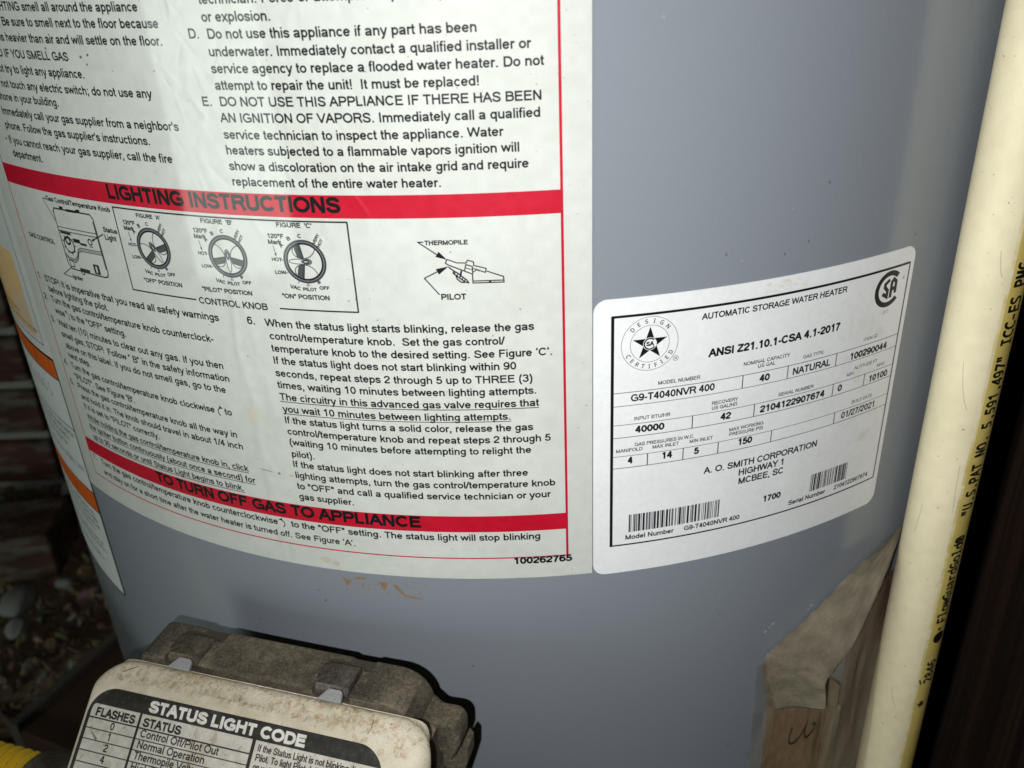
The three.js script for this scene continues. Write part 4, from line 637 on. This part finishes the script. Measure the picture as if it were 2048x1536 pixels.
// ---------------------------------------------------------------- cream pipe on the right
{
  const PX = 0.158, PZ = 0.218, PR = 0.0111, H0 = -0.7, H1 = 0.75, c = canvas(512, 2048), g = c.getContext('2d'), r = rng(17);
  const V0 = -0.33, V1 = -0.03, Y = (y) => (V1 - y) / (V1 - V0) * 2048, W = 512, arc = 2 * Math.PI * PR, kx = W / arc, ky = 2048 / (V1 - V0);
  g.fillStyle = '#f2e6c2'; g.fillRect(0, 0, 512, 2048);
  // yellow stripe that carries the writing; the angle is measured from +z towards +x
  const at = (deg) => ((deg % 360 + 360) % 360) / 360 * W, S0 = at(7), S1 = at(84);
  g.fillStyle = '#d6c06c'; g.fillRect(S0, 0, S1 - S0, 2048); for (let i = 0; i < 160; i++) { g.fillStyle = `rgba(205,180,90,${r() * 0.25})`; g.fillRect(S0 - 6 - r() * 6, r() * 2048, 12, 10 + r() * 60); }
  const put = (t, y0, y1, deg, size) => { g.save(); g.translate(at(deg), Y(y0)); g.rotate(-Math.PI / 2); g.font = 'bold 100px monospace'; g.fillStyle = '#15140f'; const m = g.measureText(t).width; g.scale((y1 - y0) * ky / m, size * kx / 72); g.fillText(t, 0, 0); g.lineWidth = 5; g.strokeStyle = '#15140f'; g.strokeText(t, 0, 0); g.restore(); };
  put('"U.S.PAT NO. 5,591,497"', -0.2028, -0.1372, 39, 0.0048); put('ICC-ES PMG', -0.1338, -0.104, 39, 0.0048);
  put('FlowGuardGold®', -0.2545, -0.212, 39, 0.0046); put('2846', -0.2865, -0.274, 39, 0.0044); put('*', -0.3, -0.296, 39, 0.0044);
  g.fillStyle = '#15140f'; g.beginPath(); g.ellipse(at(31), Y(-0.262), 22, 20, 0, 0, 7); g.fill(); g.beginPath(); g.arc(at(27), Y(-0.2575), 6, 0, 7); g.fill();
  for (let i = 0; i < 120; i++) { g.fillStyle = `rgba(90,80,60,${0.15 + r() * 0.4})`; g.beginPath(); g.ellipse(r() * 512, r() * 2048, 0.6 + r() * 1.2, 1 + r() * 3, r() * 3, 0, 7); g.fill(); }
  g.strokeStyle = 'rgba(140,122,88,.5)'; g.lineWidth = 1.4; for (const [d, y, dx, dy] of [[-5, -0.235, 60, -70], [10, -0.262, -70, 10], [25, -0.25, 20, -50], [0, -0.275, 30, -30], [-40, -0.14, 30, 120], [-60, -0.2, -10, 90], [-20, -0.1, 14, 60], [-45, -0.29, 20, 70], [-10, -0.18, 8, 140]]) { g.beginPath(); g.moveTo(at(d), Y(y)); g.quadraticCurveTo(at(d) + dx * 0.3, Y(y) + dy * 0.7, at(d) + dx, Y(y) + dy); g.stroke(); }
  g.fillStyle = 'rgba(50,46,38,.8)'; g.beginPath(); g.ellipse(at(8), Y(-0.285), 3, 12, -0.4, 0, 7); g.fill();
  grain(c, 5, 81, 60);
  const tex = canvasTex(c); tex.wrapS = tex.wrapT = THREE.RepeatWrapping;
  const p = thing('drain_pipe', 'cream plastic pipe with a yellow stripe of black print standing beside the heater', 'pipe', [PX, 0, PZ]);
  const tube = new THREE.CylinderGeometry(PR, PR, H1 - H0, 64, 1, true); tube.translate(0, (H0 + H1) / 2, 0); const uv = tube.attributes.uv, ps = tube.attributes.position; for (let i = 0; i < uv.count; i++) uv.setY(i, (ps.getY(i) - V0) / (V1 - V0));
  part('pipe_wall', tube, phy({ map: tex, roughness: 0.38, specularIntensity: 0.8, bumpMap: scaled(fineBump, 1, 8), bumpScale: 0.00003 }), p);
}

// ---------------------------------------------------------------- dusty plastic pouch taped to the heater, with a booklet inside
{
  const D = Math.PI / 180, C = [[36.9, -0.2236, 0.6], [32.6, -0.2300, 0.6], [28.9, -0.2365, 0.6], [25.1, -0.2475, 0.6], [22.4, -0.2545, 0.6], [21.1, -0.2590, 0.6], [21.1, -0.268, 0.6], [21.7, -0.279, 0.6], [22.4, -0.2906, 0.6]];
  const L = [[35.2, -0.2263, 4], [31.8, -0.2325, 10], [29.6, -0.2420, 13], [27.2, -0.2550, 15.4], [25.8, -0.2600, 15.5], [25.2, -0.2625, 16.3], [24.6, -0.2645, 17], [24.6, -0.2705, 18], [24.6, -0.2770, 19]];
  const spline = (A) => new THREE.CatmullRomCurve3(A.map(([a, y, n]) => cyl(a * D, y, R + n / 1000)));
  const ca = spline(C), la = spline(L), N = 60, M = 12, P = [], U = [], I = [];
  const p = thing('document_pouch', 'dusty clear plastic pouch bulging from the heater wall behind the cream pipe', 'pouch');
  const at = (t, k) => { const a = ca.getPoint(t), b = la.getPoint(t), q = a.clone().lerp(b, k); const bulge = Math.sin(Math.PI * k) * 0.0022 + (fbm(t * 0.9 + 0.03, k * 0.6 + 0.02, 8, 3, 4) - 0.5) * 0.0026 * Math.min(1, 6 * k); q.y += bulge; if (k === 0) q.y += (noise(t * 60, 1, 99, 3) - 0.5) * 0.0016; return q; };
  for (let lay = 0; lay < 2; lay++) for (let i = 0; i <= N; i++) for (let j = 0; j <= M; j++) { const q = at(i / N, j / M); if (lay) { q.y -= 0.0009; q.addScaledVector(new THREE.Vector3(q.x, 0, q.z).normalize(), -0.0003); } P.push(q.x, q.y, q.z); U.push(i / N * 0.09, j / M * 0.03); }
  const V = (N + 1) * (M + 1), id = (i, j, l) => l * V + i * (M + 1) + j;
  for (let i = 0; i < N; i++) for (let j = 0; j < M; j++) { I.push(id(i, j, 0), id(i, j + 1, 0), id(i + 1, j, 0), id(i + 1, j, 0), id(i, j + 1, 0), id(i + 1, j + 1, 0)); I.push(id(i, j, 1), id(i + 1, j, 1), id(i, j + 1, 1), id(i + 1, j, 1), id(i + 1, j + 1, 1), id(i, j + 1, 1)); }
  for (let i = 0; i < N; i++) { I.push(id(i, M, 0), id(i, M, 1), id(i + 1, M, 0), id(i + 1, M, 0), id(i, M, 1), id(i + 1, M, 1)); }
  for (let j = 0; j < M; j++) { I.push(id(N, j, 0), id(N, j, 1), id(N, j + 1, 0), id(N, j + 1, 0), id(N, j, 1), id(N, j + 1, 1)); }
  const pouchDust = dataTex(512, 512, (u, v, i, j) => { const a = fbm(u, v, 10, 5, 83), g = hash(i, j, 5); let k = 122 + (a - 0.5) * 46 + (g - 0.5) * 16; if (hash(i >> 1, j >> 1, 88) > 0.994) k += 36; if (hash(i >> 1, j >> 1, 89) > 0.99) k -= 30; return [clampByte(k * 1.0), clampByte(k * 0.93), clampByte(k * 0.78)]; });
  part('dusty_flap', geo(P, U, I), std({ map: scaled(pouchDust, 20), roughness: 0.85, bumpMap: scaled(dustBump, 20), bumpScale: 0.0004, side: THREE.DoubleSide }), p);
  // clear film hanging from the lip of the flap
  const film = phy({ color: new THREE.Color().setRGB(0.99, 0.98, 0.96), roughness: 0.08, transmission: 1, thickness: 0, ior: 1.45, side: THREE.DoubleSide, bumpMap: scaled(fineBump, 10), bumpScale: 0.0008 });
  { const P2 = [], U2 = [], I2 = [], K = 24; for (let i = 0; i <= N; i++) { const t = i / N, top = la.getPoint(t), th = Math.atan2(top.x, top.z), n = Math.hypot(top.x, top.z) - R; for (let j = 0; j <= K; j++) { const k = j / K, y = mix(top.y - 0.0005, -0.46, k), out = mix(n, 0.014, sst(0, 0.6, k)) - 0.0012 + 0.004 * (fbm(t + 0.01, k + 0.02, 6, 3, 44) - 0.5) * sst(0, 0.15, k), q = cyl(th + 0.02 * k, y, R + Math.max(0.0015, out)); P2.push(q.x, q.y, q.z); U2.push(t, k); if (i && j) { const a = (i - 1) * (K + 1) + j - 1, b = a + K + 1; I2.push(a, b, a + 1, b, b + 1, a + 1); } } } part('clear_front', geo(P2, U2, I2), film, p); }
  { const P2 = [], U2 = [], I2 = []; for (let j = 0; j <= 30; j++) { const y = mix(-0.262, -0.46, j / 30); for (let i = 0; i < 3; i++) { const q = cyl((20.3 + i * 1.0 + 0.25 * noise(j * 0.5, 3, 99, 2)) * D, y, R + 0.0006 + i * 0.0009 + 0.0004 * noise(j * 0.8, i, 99, 5)); P2.push(q.x, q.y, q.z); U2.push(i / 2, j / 30); if (i && j) { const a = (j - 1) * 3 + i - 1, b = a + 3; I2.push(a, b, a + 1, b, b + 1, a + 1); } } } part('side_film', geo(P2, U2, I2), film, p); }
  // the booklet
  const slab = (t0, t1, y0, y1, n0, n1, n2) => { const Pn = [], Un = [], In = [], K = 12; for (let i = 0; i <= K; i++) { const t = mix(t0, t1, i / K), n = mix(n1, n2, i / K); for (const [y, m, v] of [[y0, n, 0], [y1, n, 1], [y1, n, 1], [y1, n0, 1.1], [y0, n0, 0]]) { const q = cyl(t * D, y, R + m); Pn.push(q.x, q.y, q.z); Un.push(i / K, v); } if (i) { const a = (i - 1) * 5, b = a + 5; In.push(a, b, a + 1, b, b + 1, a + 1, a + 2, b + 2, a + 3, b + 2, b + 3, a + 3); } } for (const i of [0, K]) { const a = i * 5; In.push(a, a + 1, a + 3, a, a + 3, a + 4); } return toCreasedNormals(geo(Pn, Un, In), 0.6); };
  const cb = canvas(512, 1024), g = cb.getContext('2d'), r = rng(33); g.fillStyle = '#7c654c'; g.fillRect(0, 0, 512, 1024); for (let i = 0; i < 300; i++) { g.fillStyle = `rgba(${r() < 0.5 ? '90,60,34' : '180,145,100'},${r() * 0.06})`; g.beginPath(); g.ellipse(r() * 512, r() * 1024, 12 + r() * 50, 3 + r() * 16, r() * 0.4, 0, 7); g.fill(); }
  g.strokeStyle = '#2c2319'; g.lineWidth = 9; g.lineCap = 'round'; g.beginPath(); g.moveTo(196, 118); g.bezierCurveTo(170, 150, 176, 178, 214, 172); g.bezierCurveTo(262, 164, 280, 136, 300, 112); g.bezierCurveTo(286, 150, 300, 172, 340, 150); g.bezierCurveTo(380, 128, 372, 108, 352, 116); g.stroke(); grain(cb, 10, 91, 80);
  const b = thing('booklet', 'brown card booklet inside the clear plastic pouch', 'booklet'); 
  part('front_page', slab(22.1, 28.4, -0.45, -0.282, 0.0004, 0.0014, 0.0095), std({ map: canvasTex(cb), roughness: 0.75 }), b);
  part('rolled_page', slab(28.9, 30.6, -0.45, -0.304, 0.001, 0.006, 0.005), std({ color: new THREE.Color().setRGB(0.26, 0.24, 0.2), roughness: 0.8 }), b);
  part('back_page', slab(31.2, 41, -0.45, -0.246, 0.001, 0.0035, 0.002), std({ color: new THREE.Color().setRGB(0.13, 0.075, 0.052), roughness: 0.8, bumpMap: scaled(fineBump, 2), bumpScale: 0.001 }), b);
}

renderer.render(scene, camera);
